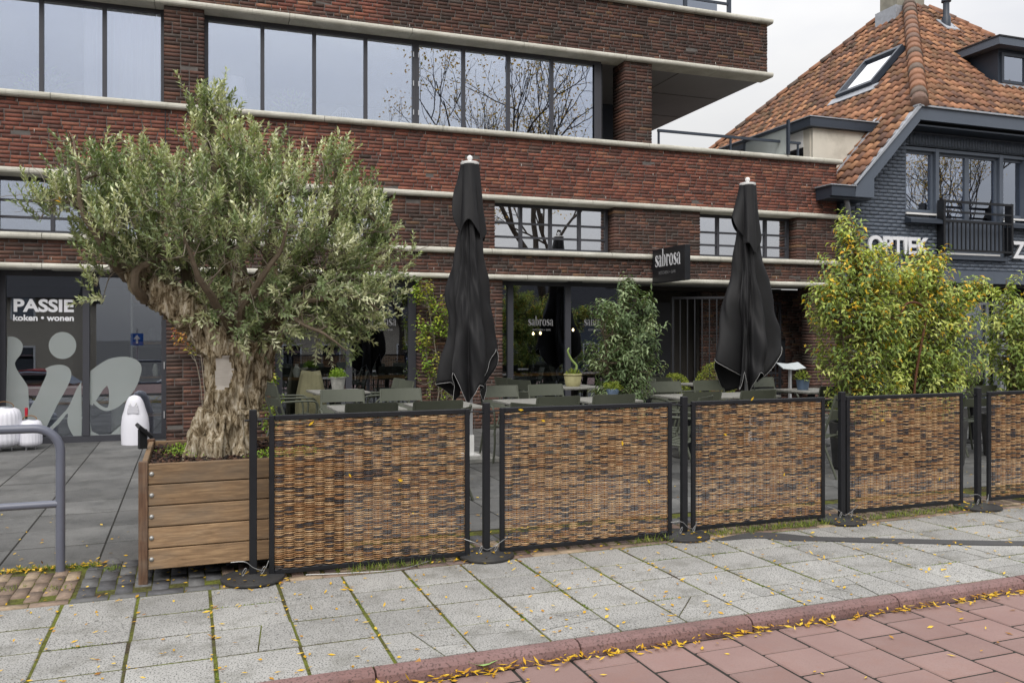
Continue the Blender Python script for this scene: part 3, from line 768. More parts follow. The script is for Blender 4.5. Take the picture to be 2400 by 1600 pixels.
# ------------------------------------------------------------------ slate-blue house with tiled hip roof
H = empty('tiled_house', FO, FT, 'slate blue painted brick house with an orange pantiled hip roof', 'house')
HX0, HX1 = 13.66, 23.0
m_l = 1.0512
def zl(x): return 4.175 + m_l * (x - 13.549)          # left roof plane
tf = math.tan(R(44.5))
def zf(y): return 5.775 + tf * (y + .4)               # front half-hip plane
HB = []
rc = random.Random(3)
def gable_top(x): return min(zl(x) - .30, 5.60)
hcore = MB()
hcore.prism([(HX0, 2.74), (HX0, 3.98), (15.0, 5.36), (15.05, 5.40), (HX1, 5.40), (HX1, 5.13), (15.17, 5.13), (15.17, 2.74)], 1, .012, .25)
hcore.box(15.171, 18.30, .013, .25, 2.74, 3.755); hcore.box(18.301, HX1, .013, .25, 2.74, 5.12)
hw = hcore.build('wall', M['painted_brick'], H)
holes = [(15.17, 16.02, 3.80, 5.11), (16.02, 17.72, 3.06, 5.11), (17.72, 18.42, 3.80, 5.11)]
z = 2.75; row = 0
while z < 5.36:
    x = HX0 - (row % 2) * .11
    vert = z > 5.12 
    while x < HX1 - 3:
        ln = .218
        a, b = max(x, HX0), x + ln - .011
        if b > a + .03 and z + .06 < gable_top(a + .02):
            segs = [(a, b)]
            for h0, h1, hz0, hz1 in holes:
                if z + .066 > hz0 and z < hz1:
                    ns = []
                    for (u, v) in segs:
                        if v <= h0 or u >= h1: ns.append((u, v))
                        else:
                            if u < h0 - .02: ns.append((u, h0))
                            if v > h1 + .02: ns.append((h1, v))
                    segs = ns
            for (u, v) in segs: HB.append((u, v, z))
        x += ln
    z += .071; row += 1
HB = np.array(HB)
cen = np.stack([(HB[:, 0] + HB[:, 1]) / 2, np.full(len(HB), .03), HB[:, 2] + .03], 1); cen[:, 1] += rng.normal(0, .002, len(cen))
siz = np.stack([HB[:, 1] - HB[:, 0], np.full(len(HB), .06), np.full(len(HB), .062)], 1)
order = np.argsort(np.hypot(cen[:, 0] - 2.6, 12.8) + (cen[:, 2] < 3.3) * 6 + (siz[:, 0] < .15) * 3)[:300]
sg = np.zeros(len(cen), bool); sg[order] = True
hc = {}
for i in order:
    key = (round(siz[i, 0], 2), int(i) % 6)
    if key not in hc:
        V, F = boxes_np([(0, 0, 0)], [siz[i]], .004); hc[key] = mesh_np('brick', V, F, M['painted_brick'])
    ob('brick', hc[key], hw, cen[i])
V, F = boxes_np(cen[~sg], siz[~sg], .004)
tag(ob('brick_courses', mesh_np('brick_courses', V, F, M['painted_brick']), H), kind='stuff')
MB().box(HX0, HX1, -.03, .2, 2.50, 2.745).build('shop_fascia', M['house_trim'], H)
# soldier course under the eave
sc = [(x, -.0, 5.245) for x in np.arange(15.3, 19.6, .075)]
V, F = boxes_np(sc, [(.064, .03, .2)] * len(sc), .002); tag(ob('soldier_course', mesh_np('soldier_course', V, F, M['painted_brick']), H), kind='stuff')
MB().box(15.06, HX1, -.34, .24, 5.41, 5.44).build('eave_soffit', M['house_dark'], H)
MB().box(15.07, HX1, -.42, -.345, 5.50, 5.74).build('fascia_board', M['house_trim'], H)
MB().box(15.02, HX1, -.46, -.3, 5.742, 5.775).build('eave_flashing', M['lead'], H)
MB().prism([(13.60, 3.98), (13.62, 4.16), (15.10, 5.735), (15.10, 5.47), (14.03, 4.33), (14.03, 3.98)], 1, -.425, -.37).build('verge_board', M['house_trim'], H)
MB().prism([(13.58, 4.17), (13.58, 4.2), (15.08, 5.79), (15.12, 5.745)], 1, -.46, -.33).build('verge_flashing', M['lead'], H)
MB().box(13.08, 14.02, -.36, .0, 3.94, 3.975).build('eave_box_soffit', M['house_dark'], H)
MB().box(13.08, 13.598, -.425, -.0, 3.976, 4.16).build('gutter_box', M['house_dark'], H)
MB().box(13.04, 13.62, -.45, .02, 4.162, 4.18).build('gutter_rim', M['lead'], H)
MB().tube(spline([(13.6, -.2, 3.95), (13.62, -.2, 3.85), (13.75, -.1, 3.6), (13.82, -.07, 3.45), (13.83, -.07, 2.6), (13.83, -.07, 0)], 30), .05, 12).build('downpipe', M['zinc'], H, True)
# windows of the front
y = .1
def hwin(x0, x1, z0, z1, door=False):
    m = MB(); f_ = .055
    m.box(x0, x0 + f_, y, y + .07, z0, z1).box(x1 - f_, x1, y, y + .07, z0, z1).box(x0 + f_, x1 - f_, y, y + .07, z1 - f_, z1).box(x0 + f_, x1 - f_, y, y + .07, z0, z0 + (.3 if door else f_))
    wo = m.build('window', M['house_trim'], H)
    MB().box(x0 + f_, x1 - f_, y + .03, y + .034, z0 + (.3 if door else f_), z1 - f_).build('pane', M['glass_up'], wo)
    return wo
frm = MB().box(15.17, 15.22, .03, .2, 3.80, 5.11).box(15.955, 16.04, .03, .2, 3.06, 5.11).box(17.62, 17.72, .03, .2, 3.06, 5.11).box(18.36, 18.42, .03, .2, 3.80, 5.11).box(15.221, 18.359, .035, .2, 5.05, 5.108)
frm.build('window_surround', M['house_trim'], H)
w1 = hwin(15.22, 15.955, 3.86, 5.05); hwin(16.04, 16.83, 3.10, 5.05, True); hwin(16.83, 17.62, 3.10, 5.05, True); w4 = hwin(17.72, 18.36, 3.86, 5.05)
for a, b in ((15.29, 15.9), (17.79, 18.3)): MB().box(a, b, .16, .18, 4.86, 4.99).build('blind', M['white'], H)
MB().box(15.2, 15.97, .0, .1, 3.80, 3.835).box(17.72, 18.38, .0, .1, 3.80, 3.835).box(16.06, 17.6, .0, .1, 3.055, 3.09).build('window_sill', M['white'], H)
for a, b in ((15.15, 16.12), (17.66, 18.6)):
    MB().prism([(-.16, 3.62), (-.16, 3.69), (.01, 3.755), (.01, 3.62)], 0, a, b).build('stone_sill', M['house_dark'], H)
MB().box(15.9, 17.75, -.06, .02, 2.96, 3.04).build('door_sill', M['house_trim'], H)
for x, z, hgt in ((15.42, 3.915, .17), (15.66, 3.915, .3)): MB().lathe([(.045, z), (.045, z + hgt)], 16, x, .24).build('candle', M['candle'], H)
MB().box(15.1, 18.6, .9, .95, 2.8, 5.3).box(15.05, 15.1, .26, .9, 2.8, 5.3).box(15.1, 18.6, .26, .9, 2.76, 2.8).box(15.1, 18.6, .26, .9, 5.3, 5.34).build('room_interior', M['interior_pale'], H)
# shopfront below
MB().box(13.7, HX1, 1.2, 1.3, 0, 2.5).box(HX0, 13.9, .02, 1.2, 0, 2.5).build('shop_back_wall', M['interior'], H)
MB().box(14.0, HX1, .1, .9, 2.44, 2.499).build('awning_box', M['frame_dark'], H)
window(H, 14.9, 19.5, 0.0, 2.15, [16.4, 17.6], [], .3, M['glass_gf'], .06, .06, fr=M['zinc'])
MB().box(14.97, 16.3, .36, .37, 1.75, 2.1).box(16.45, 17.5, .36, .37, 1.8, 2.1).build('shop_blind', M['white'], H)
MB().box(17.75, 18.0, .12, .3, 0, 2.3).build('shop_column', M['zinc'], H)
MB().box(13.9, 14.85, .1, .3, 0, 2.4).build('shop_pier', M['painted_brick'], H)
o_ = onF(2034, 591, -.05); tm_ = text_mesh('OPTIEK', .47, M['letter'], .014, .02)
wd = max(v.co.x for v in tm_.vertices)
lt = ob('facade_lettering', tm_, H, (o_[0], -.05, o_[2]), (R(90), 0, 0)); lt.scale = ((onF(2177, 591, -.05)[0] - o_[0]) / wd, .95, 1)
q = onF(2374, 604, -.05); ob('facade_lettering', text_mesh('Z', .47, M['letter'], .014, .02), H, (q[0], -.05, q[2]), (R(90), 0, 0))
# french balcony
fb = empty('french_balcony', LW(16.86, -.02, 3.06), FT, 'black steel french balcony railing in front of the glazed doors', 'railing')
xa, xb = -.9, .86
for zz, rr in ((1.0, .022), (.80, .018), (.62, .022), (.06, .02)): MB().box(xa, xb, -.14 - rr, -.14 + rr, zz - rr, zz + rr).build('rail', M['black_metal'], fb)
for x in (xa, xb): MB().box(x - .025, x + .025, -.16, -.0, .0, 1.03).build('post', M['black_metal'], fb)
bar = MB().box(-.01, .01, -.15, -.13, .075, .60).mesh('bar', M['black_metal'])
for x in np.linspace(xa + .12, xb - .12, 15): ob('bar', bar, fb, (x, 0, 0))
# ---- roof
rcol = [s2l(c) for c in (0xa07358, 0x946a53, 0xaa7b5e, 0x876350, 0x785b4e, 0xb08363, 0x70564b, 0x997258)]
def tile_geo(w, l):
    """pantile: S section across, lip at the lower edge. local u across, v up-slope, n normal"""
    us = np.linspace(0, 1, 7); pr = .028 * np.sin(us * 2 * np.pi - .6) + .01 * us
    V = []
    for v, dz in ((0, .028), (1.12, -.002)):
        for u_, p_ in zip(us, pr): V.append((u_ * w * 1.04, v * l, p_ + dz))
    for u_, p_ in zip(us, pr): V.append((u_ * w * 1.04, .004, p_ + .008))
    n = len(us); F = [(i, i + 1, n + i + 1, n + i) for i in range(n - 1)] + [(2 * n + i, 2 * n + i + 1, i + 1, i) for i in range(n - 1)]
    return np.array(V), np.array(F)
TW, TL = .19, .245
def roof_tiles(origin, eu, ev, poly, mosszone, holes_=()):
    """poly in (u,v) metres in the roof plane"""
    eu = np.array(eu, float); ev = np.array(ev, float); en = np.cross(eu, ev)
    TV, TF = tile_geo(TW, TL); out_ = []
    def inside(p, pl):
        c = False
        for i in range(len(pl)):
            a, b = pl[i], pl[i - 1]
            if (a[1] > p[1]) != (b[1] > p[1]) and p[0] < (b[0] - a[0]) * (p[1] - a[1]) / (b[1] - a[1]) + a[0]: c = not c
        return c
    us = [p[0] for p in poly]; vs_ = [p[1] for p in poly]
    for j in range(int((max(vs_) - min(vs_)) / TL) + 1):
        for i in range(int((max(us) - min(us)) / TW) + 1):
            u, v = min(us) + i * TW, min(vs_) + j * TL
            c = (u + TW / 2, v + TL / 2)
            if inside(c, poly) and not any(inside(c, h_) for h_ in holes_):
                col = random.choice(rcol) * random.uniform(.8, 1.1)
                if random.random() < mosszone: col = col * .55 + np.array([.03, .03, .018])
                o = np.array(origin) + eu * (u + random.gauss(0, .004)) + ev * (v + random.gauss(0, .004)) + en * random.gauss(0, .003)
                out_.append((o, col))
    return TV, TF, np.stack([eu, ev, en]), out_
# left plane: u along -y (from rear to front so that S runs), v up-slope
lx = 13.42
ev = unit(np.array([1, 0, m_l])); eu = np.array([0, -1., 0]); sl = math.hypot(1, m_l)
def LP(x, y): return (-(y - 11.0), (x - lx) * sl)
polyL = [LP(lx, 11.0), LP(18.6, 4.33), LP(18.6, 3.37), LP(15.07, -.38), LP(lx, -.38)]
skyh = [LP(16.95, 1.74), LP(16.95, 2.95), LP(16.02, 2.95), LP(16.02, 1.74)]
dorh = [LP(13.3, .5), LP(14.9, .5), LP(14.9, 4), LP(13.3, 4)]
def XYL(u, v): x = lx + v / sl; return (x, 11.0 - u, zl(x))
TV, TF, BM, tl = roof_tiles((lx, 11.0, zl(lx)), eu, ev, polyL, .22, [skyh, dorh])
ev2 = unit(np.array([0, 1, tf])); eu2 = np.array([1., 0, 0]); slf = math.hypot(1, tf)
polyF = [(0, 0), (8.19, 0), (4.16, 3.77 * slf), (3.53, 3.77 * slf)]
doh = [(3.1, 1.0 * slf), (3.1, 1.9 * slf), (6, 3.2 * slf), (6, 1.0 * slf)]
_, _, BM2, tl2 = roof_tiles((15.07, -.4, zf(-.4)), eu2, ev2, polyF, .12, [doh])
rd = MB()
rd.add([np.array(XYL(*p)) + (.02, 0, -.03) for p in polyL], [list(range(5))])
rd.add([np.array((15.07 + u, -.4 + v / slf, zf(-.4 + v / slf))) + (0, .02, -.03) for u, v in polyF], [list(range(4))])
rd.add([(19.23, 4.33, 9.46), (19.23, 3.37, 9.46), (23.26, -.4, 5.76), (23.26, 9, 5.0)], [[0, 1, 2, 3]])
rd.add([(18.6, 4.33, 9.46), (19.23, 4.33, 9.46), (25, 11, 4), (13.4, 11, 4)], [[0, 1, 2, 3]])
rf = rd.build('roof', M['dark_roof'], H)
allt = [(o, c, BM) for o, c in tl] + [(o, c, BM2) for o, c in tl2]
camL = np.array([2.59, -12.8, 1.5])
def seen(o): return (o[2] > 4.9 and o[0] < 18.9) or o[1] < 1.0
dd = [np.linalg.norm(o - camL) + (0 if seen(o) else 50) for o, c, b in allt]
order = list(np.argsort(dd)); firsts = order[:300]
tmes = []
for c in rcol:
    for f in (.85, 1.05): tmes.append(mesh_np('roof_tile', TV, TF, M['tile'], c * f, True))
for c in rcol[:3]: tmes.append(mesh_np('roof_tile', TV, TF, M['tile'], c * .55 + np.array([.03, .03, .018]), True))
for i in firsts:
    o, c, b = allt[i]
    me = random.choice(tmes)
    t_ = ob('roof_tile', me, rf); t_.matrix_local = Matrix(((b[0][0], b[1][0], b[2][0], o[0]), (b[0][1], b[1][1], b[2][1], o[1]), (b[0][2], b[1][2], b[2][2], o[2]), (0, 0, 0, 1)))
rest = [(TV @ allt[i][2] + allt[i][0], TF, allt[i][1]) for i in order[300:]]
V, F, C = merge(rest); tag(ob('tile_courses', mesh_np('tile_courses', V, F, M['tile'], C, True), H), kind='stuff')
# hip caps
def hip(a, b, n, r0=.13):
    a = np.array(a, float); b = np.array(b, float); d = unit(b - a); L_ = np.linalg.norm(b - a)
    for k in range(n):
        p0 = a + d * L_ * k / n; p1 = a + d * L_ * (k + 1.12) / n
        prf = []
        s = unit(np.cross(d, [0, 0, 1.])); up = np.cross(s, d)
        V = []
        for p, rr in ((p0, r0 * 1.1), (p0 + (p1 - p0) * .5, r0), (p1, r0 * .9)):
            for t in np.linspace(-.25, math.pi + .25, 9): V.append(p + s * rr * math.cos(t) + up * rr * 1.0 * math.sin(t))
        F = [(q * 9 + i, q * 9 + i + 1, q * 9 + 10 + i, q * 9 + 9 + i) for q in range(2) for i in range(8)] + [tuple(range(9))]
        me = MB().add(V, F).mesh('ridge_cap', M['tile'], True)
        at = me.color_attributes.new('Col', 'FLOAT_COLOR', 'POINT'); cc = random.choice([s2l(0x7d6458), s2l(0x8e6650), s2l(0x6b5c52), s2l(0x9a6e55)]) * random.uniform(.8, 1)
        at.data.foreach_set('color', np.tile([*cc, 1.], len(V)).astype(np.float32))
        ob('ridge_cap', me, rf)
hip((15.1, -.42, 5.78), (18.55, 3.32, 9.47), 20, .15); hip((13.4, 11.0, 4.05), (18.6, 4.33, 9.5), 30, .09)
hip((23.2, -.35, 5.8), (19.25, 3.4, 9.48), 20, .1)
MB().box(18.3, 19.15, 3.45, 4.0, 8.7, 10.6).build('chimney', plain('chimney_render', s2l(0x8f8c80), .9, .45, 2.5, dirt=s2l(0x5a5648)), H)
MB().box(18.22, 19.22, 3.40, 4.08, 8.75, 9.45).build('chimney_flashing', M['lead'], H)
# skylight
sk = MB(); 
def on_l(x, y, n=.0): return (x - n * m_l / sl, y, zl(x) + n / sl)
def slab_l(x0, x1, y0, y1, n0, n1): 
    P = [on_l(x0, y0, n0), on_l(x1, y0, n0), on_l(x1, y1, n0), on_l(x0, y1, n0), on_l(x0, y0, n1), on_l(x1, y0, n1), on_l(x1, y1, n1), on_l(x0, y1, n1)]
    return P, [tuple(r) for r in BF]
for a in ((16.06, 16.12, 1.78, 2.9), (16.86, 16.93, 1.78, 2.9), (16.12, 16.86, 1.78, 1.85), (16.12, 16.86, 2.83, 2.9)): sk.add(*slab_l(a[0], a[1], a[2], a[3], .0, .13))
so = sk.build('skylight', M['house_dark'], H)
MB().add(*slab_l(16.12, 16.86, 1.85, 2.83, .06, .075)).build('pane', glass_mat('skylight_glass', .92, (1, 1, 1), (.3, .3, .3)), so)
MB().add(*slab_l(15.92, 16.06, 1.6, 3.05, .03, .05)).build('flashing', M['lead'], so)
# cream side dormer
MB().prism([(13.42, 4.3), (13.42, 5.42), (14.72, 5.42), (13.65, 4.3)], 1, .5, .56).build('dormer_cheek', M['cream'], H)
MB().box(13.40, 13.46, .562, 3.2, 4.3, 4.75).box(13.40, 13.46, .562, .75, 4.75, 5.42).box(13.40, 13.46, 1.9, 3.2, 4.75, 5.42).build('dormer_front', M['cream'], H)
MB().box(13.42, 13.45, .75, 1.9, 4.75, 5.1).build('dormer_window', M['glass_car'], H); MB().box(13.39, 13.45, .75, 1.9, 5.1, 5.42).build('dormer_shutter', M['white'], H)
MB().box(13.28, 14.95, .40, 3.4, 5.425, 5.60).build('dormer_roof', M['house_dark'], H)
MB().box(13.26, 14.97, .38, 3.42, 5.602, 5.62).build('dormer_edge', M['lead'], H)
P_ = [(13.7, .42, zl(13.7) + .05), (15.0, .42, zl(15.0) + .05), (15.0, .62, zl(15.0) + .05), (13.7, .62, zl(13.7) + .05)]
MB().add(P_ + [(a, b, c - .04) for a, b, c in P_], [tuple(r) for r in BF]).build('dormer_flashing', M['lead'], H)
# grey front dormer
MB().box(18.24, 20.6, .60, 2.6, 6.65, 7.5).build('front_dormer', M['house_dark'], H)
dw = MB().box(18.30, 18.36, .55, .6, 6.78, 7.42).box(18.94, 19.0, .55, .6, 6.78, 7.42).box(18.36, 18.94, .55, .6, 7.36, 7.42).box(18.36, 18.94, .55, .6, 6.78, 6.84).build('dormer_window', M['house_dark'], H)
MB().box(18.36, 18.94, .58, .59, 6.84, 7.36).build('pane', M['glass_up'], dw)
MB().box(18.0, 21, .36, 3.2, 7.502, 7.66).build('front_dormer_roof', M['house_trim'], H); MB().box(17.98, 21.02, .34, 3.22, 7.662, 7.69).build('front_dormer_edge', M['frame_dark'], H)
MB().box(18.15, 20.6, .50, .62, 6.66, 6.74).build('front_dormer_flashing', M['lead'], H)
MB().lathe([(.1, 8.7), (.1, 8.95), (.07, 9.0), (.07, 9.3), (.11, 9.32), (.1, 9.4)], 14, 18.97, 2.62).build('vent_pipe', M['house_dark'], H, True)
MB().add([(18.8, 2.45, zf(2.45) + .07), (19.2, 2.45, zf(2.45) + .07), (19.2, 2.75, zf(2.75) + .07), (18.8, 2.75, zf(2.75) + .07)] + [(18.8, 2.45, zf(2.45) + .04), (19.2, 2.45, zf(2.45) + .04), (19.2, 2.75, zf(2.75) + .04), (18.8, 2.75, zf(2.75) + .04)], [tuple(r) for r in BF]).build('vent_flashing', M['lead'], H)
# ------------------------------------------------------------------ wicker screens and posts
def wicker_np(w, h, seed):
    """strands woven in front of and behind upright stakes; x 0..w, z 0..h"""
    r_ = np.random.default_rng(seed)
    ncol = round(w / .062); cw = w / ncol; rows = int(h / .0065)
    parts = []
    tan = np.array([s2l(0xb8946c), s2l(0xc6a47c), s2l(0xa6805a), s2l(0x9c724c), s2l(0xcdae88)]) ; dk = np.array([s2l(0x424146), s2l(0x4e4744), s2l(0x644f44), s2l(0x38383e)])
    spp = 6; npt = ncol * spp + 1
    xs_ = np.linspace(0, w, npt); ang = np.linspace(0, 2 * np.pi, 4, endpoint=False) + np.pi / 4
    darkcol = r_.random((rows + 8, ncol)) 
    for r0 in range(rows):
        z = (r0 + .5) * .0065
        ph = (r0 % 2) * np.pi
        yy = -.0135 * np.sin(np.pi * xs_ / cw + ph)
        zz = z + .0011 * np.sin(xs_ * 9 + r0 * 1.3) + r_.normal(0, .0004)
        rad = .0045 * (1.08 - .5 * np.abs(np.cos(np.pi * xs_ / cw)) ** 1.5)
        V = np.stack([np.broadcast_to(xs_[:, None], (npt, 4)), yy[:, None] + rad[:, None] * np.cos(ang)[None], zz[:, None] + rad[:, None] * np.sin(ang)[None]], -1).reshape(-1, 3)
        i = np.arange(npt - 1)[:, None] * 4; j = np.arange(4)[None]; k = (j + 1) % 4
        F = np.stack([i + j, i + 4 + j, i + 4 + k, i + k], -1).reshape(-1, 4)
        # strand colour changes in runs along its length
        cseg = np.zeros((ncol + 1, 3)); q = 0; d_ = r_.random() < .45
        while q <= ncol:
            run = r_.integers(1, 3 if d_ else 5); c = (dk if d_ else tan)[r_.integers(0, 4)] * r_.uniform(.8, 1.15)
            cseg[q:q + run] = c; q += run; d_ = r_.random() < .36
        C = np.repeat(cseg[np.minimum(((xs_ / cw)).astype(int), ncol)], 4, 0)
        parts.append((V, F, C))
    for c0 in range(ncol):
        x = (c0 + .5) * cw
        V, F = tube_np([(x, 0, 0), (x, 0, h / 2), (x, 0, h)], .004, 5); parts.append((V, F, s2l(0x7d5634)))
    return merge(parts)
WM = {}
def screen(x0, x1, z0, yy, label, seed, rz=0):
    w_, h_ = x1 - x0, 1.0 - z0
    root = empty('wicker_screen', (x0, yy, z0), rz, label, 'screen', 'wicker screens of the terrace')
    f_ = .032
    MB().box(0, f_, -.014, .014, 0, h_, .004).box(w_ - f_, w_, -.014, .014, 0, h_, .004).box(f_, w_ - f_, -.0135, .0135, h_ - f_, h_, .004).box(f_, w_ - f_, -.0135, .0135, 0, f_, .004).build('frame', M['black_metal'], root)
    V, F, C = wicker_np(w_ - 2 * f_, h_ - 2 * f_, seed)
    tag(ob('wicker_weave', mesh_np('wicker_weave', V, F, M['wicker'], C, True), root, (f_, 0, f_)), kind='stuff')
    for s_, x in ((-1, 0), (1, w_)): MB().tube([(x + s_ * .0, 0, h_ - .02), (x + s_ * .07, 0, h_ - .02)], .006, 6).build('hook', M['black_metal'], root)
    return root
FY = 5.40
screen(.466, 1.757, .022, FY, 'wicker screen in black frame partly hiding the wooden planter', 11)
screen(1.974, 3.313, .022, FY, 'second wicker screen from the planter, in front of the left parasol', 12)
screen(3.484, 4.709, .045, FY, 'wicker screen in front of the right parasol', 13)
screen(4.926, 6.176, .058, FY, 'wicker screen in front of the tall yellowing shrub', 14)
screen(6.469, 7.75, .055, FY, 'wicker screen cut off by the right edge of the picture', 15)
plab = ['black post with round base standing before the wooden planter', 'black post beside the left parasol pole between two screens', 'black post between the second and third wicker screens', 'black post with round base left of the tall yellowing shrub', 'rightmost black post with round base between wicker screens']
for k, (px_, lab) in enumerate(zip((.372, 1.876, 3.42, 4.883, 6.355), plab)):
    yy = 5.40
    r_ = empty('barrier_post', (px_, yy, .008), 0, lab, 'post', 'black barrier posts')
    MB().box(-.022, .022, -.022, .022, .028, 1.03, .004).build('pole', M['black_metal'], r_)
    MB().lathe([(.188, 0), (.190, .008), (.186, .016), (.06, .026), (.045, .034)], 40).build('base_plate', M['rubber'], r_, True)
    MB().tube([(-.05, 0, .965), (.05, 0, .965)], .007, 8).build('hook_bar', M['black_metal'], r_)
    # steel cable and snap hooks at the foot
    pts = spline([(-.16, -.02, .13), (-.08, -.05, .10), (-.02, -.045, .055), (.02, -.045, .06), (.10, -.04, .10), (.15, -.02, .12)] if k % 2 else [(-.13, -.03, .12), (-.05, -.05, .12), (.0, -.05, .08), (.06, -.045, .06), (.09, -.03, .11)], 24)
    MB().tube(pts, .0026, 6).build('cable', M['cable'], r_, True)
    for s_ in (-1, 1):
        a = np.linspace(0, 2 * math.pi, 13); c_ = np.array([s_ * .055, -.05, .06])
        MB().tube(np.stack([c_[0] + .010 * np.cos(a) * s_ * .8 + .010 * np.sin(a), c_[1] + 0 * a, c_[2] + .022 * np.sin(a)], 1), .0024, 6).build('snap_hook', M['cable'], r_, True)
# loose cable on the clinkers
a = onZ(700 + 50 / 2.94, 1200 + 430 / 2.94, .01); b = onZ(700 + 900 / 2.94, 1200 + 335 / 2.94, .012)
tag(MB().tube(spline([a, onZ(700 + 400 / 2.94, 1200 + 415 / 2.94, .01), onZ(700 + 700 / 2.94, 1200 + 390 / 2.94, .012), b], 30), .0032, 6).build('steel_cable', M['cable'], None, True), 'thin steel cable lying along the foot of the first wicker screen', 'cable')
# ------------------------------------------------------------------ planter
pl = empty('wooden_planter', (-.275, 5.52, 0), 0, 'large weathered hardwood planter with bolted boards holding the olive tree', 'planter')
PW, PD = 1.22, 1.22
for j in range(5):
    z0 = .085 + j * .128; z1 = z0 + .122
    MB().box(.052, PW - .052, .012, .045, z0, z1, .004).build('board', M['plank'], pl)
    MB().box(.052, PW - .052, PD - .045, PD - .012, z0, z1, .004).build('board', M['plank'], pl)
    for xx in (.012, PW - .045): MB().box(xx, xx + .033, .052, PD - .052, z0, z1, .004).build('board', M['plank'], pl)
    for xx in (.072, PW - .072): MB().lathe([(.0145, 0), (.013, .005), (.008, .009), (.001, .0105)], 12).build('bolt', M['bolt'], pl, True, (xx, .012, z0 + .062), (R(90), 0, 0))
for x, yy in ((0, 0), (PW - .052, 0), (0, PD - .052), (PW - .052, PD - .052)): MB().box(x, x + .052, yy, yy + .052, .0, .735, .004).build('leg', M['plank_v'], pl)
MB().box(.05, PW - .05, .05, PD - .05, .1, .66).build('soil', M['bed'], pl)
n = 2600
cc = np.stack([rng.uniform(.06, PW - .06, n), rng.uniform(.06, PD - .06, n), .665 + rng.uniform(0, .035, n)], 1)
V, F = boxes_np(np.zeros((n, 3)), np.stack([rng.uniform(.012, .045, n), rng.uniform(.008, .02, n), rng.uniform(.003, .009, n)], 1))
V = V.reshape(n, 8, 3)
for i in range(n):
    e = Matrix.Rotation(random.uniform(0, 6.3), 3, 'Z') @ Matrix.Rotation(random.uniform(-.6, .6), 3, 'X') @ Matrix.Rotation(random.uniform(-.5, .5), 3, 'Y')
    V[i] = V[i] @ np.array(e).T + cc[i]
mc = np.array([s2l(0x3a2720), s2l(0x4d3327), s2l(0x2b211d), s2l(0x5f4536), s2l(0x241d1a)])[rng.integers(0, 5, n)] * .9
tag(ob('bark_mulch', mesh_np('bark_mulch', V.reshape(-1, 3), F, M['mulch'], np.repeat(mc, 8, 0)), pl), kind='stuff')
# ground cover in the planter
n = 1000; ctr = [(.22, .62), (.32, .5), (.74, .22), (.86, .25), (1.05, .3), (.95, .2), (.3, .8)]
ci = rng.integers(0, len(ctr), n); P = np.array(ctr)[ci] + rng.normal(0, .055, (n, 2)); P = np.clip(P, .07, PW - .07)
P = np.c_[P, .68 + rng.uniform(0, .06, n)]
D = unit(rng.normal(0, 1, (n, 3)) + [0, 0, .6]); V, F = leaves_np(P, D, unit(rng.normal(0, .4, (n, 3)) + [0, 0, 1]), rng.uniform(.012, .024, n), rng.uniform(.01, .018, n))
C = np.array([s2l(0x84a03a), s2l(0xa0b84a), s2l(0x6a8833)])[rng.integers(0, 3, n)]
tag(tag(ob('ground_cover', mesh_np('ground_cover', V + np.array([-.275, 5.52, 0]), F, M['leaf'], np.repeat(C, 5, 0))), 'low bright green ground cover on the mulch in the planter', 'ground cover'), kind='stuff')
fl = empty('garden_floodlight', (-.285, 6.25, .725), R(20), 'small black garden floodlight on the corner of the planter', 'floodlight')
MB().box(-.025, .025, -.02, .02, 0, .13).build('stand', M['black_metal'], fl)
MB().box(-.06, .06, -.05, .05, -.012, .012, .004).build('lamp_head', M['black_metal'], fl, False, (.01, -.0, .12), (R(10), R(42), 0))
# ------------------------------------------------------------------ olive tree
OY = 6.15
def px3(x, y, dy=0.): return onY(x * K, y * K, OY + dy)
ot = empty('olive_tree', (.3, OY, .68), 0, 'old gnarled olive tree with silvery green crown in the wooden planter', 'tree')
def blob_tube(keys, n):
    k = np.array(keys, float); s_ = spline(k, n); return s_[:, :3], s_[:, 3]
limbs = []
def key(x, y, dy, r): return (*px3(x, y, dy), r)
main = [key(510, 1078, 0, .20), key(513, 1040, 0, .18), key(524, 980, 0, .155), key(548, 900, 0, .145), key(562, 840, 0, .155), key(566, 790, 0, .155)]
left = [key(520, 960, -.02, .12), key(524, 900, -.03, .125), key(524, 850, -.03, .13), key(510, 800, -.02, .125), key(472, 755, -.02, .11), key(422, 712, -.03, .10), key(368, 674, -.03, .092), key(332, 650, -.02, .085), key(305, 622, 0, .06)]
right = [key(592, 860, .0, .09), key(612, 800, .03, .09), key(620, 750, .08, .08), key(625, 690, .12, .08), key(610, 620, .15, .06)]
midl = [key(560, 830, .05, .15), key(556, 760, .1, .13), key(545, 690, .18, .09), key(520, 600, .2, .06)]
root1 = [key(480, 950, -.03, .085), key(462, 1000, -.07, .075), key(448, 1035, -.1, .055), key(440, 1070, -.12, .045)]
root2 = [key(556, 950, -.11, .08), key(552, 1010, -.15, .075), key(552, 1070, -.18, .06)]
root3 = [key(505, 960, -.12, .08), key(495, 1020, -.17, .08), key(490, 1075, -.2, .065)]
mb = MB()
for kk in (main, left, right, midl, root1, root2, root3):
    p_, r_ = blob_tube(kk, 18); mb.tube(p_, r_, 20)
tmp = mb.build('trunk_tmp', M['bark'])
rm = tmp.modifiers.new('r', 'REMESH'); rm.mode = 'VOXEL'; rm.voxel_size = .014
dg = bpy.context.evaluated_depsgraph_get(); tme = bpy.data.meshes.new_from_object(tmp.evaluated_get(dg)); bpy.data.objects.remove(tmp)
n = len(tme.vertices); co = np.zeros(n * 3, np.float32); no = np.zeros(n * 3, np.float32)
tme.vertices.foreach_get('co', co); tme.vertices.foreach_get('normal', no); co = co.reshape(-1, 3); no = no.reshape(-1, 3)
dsp = np.zeros(n)
axis = px3(545, 900)
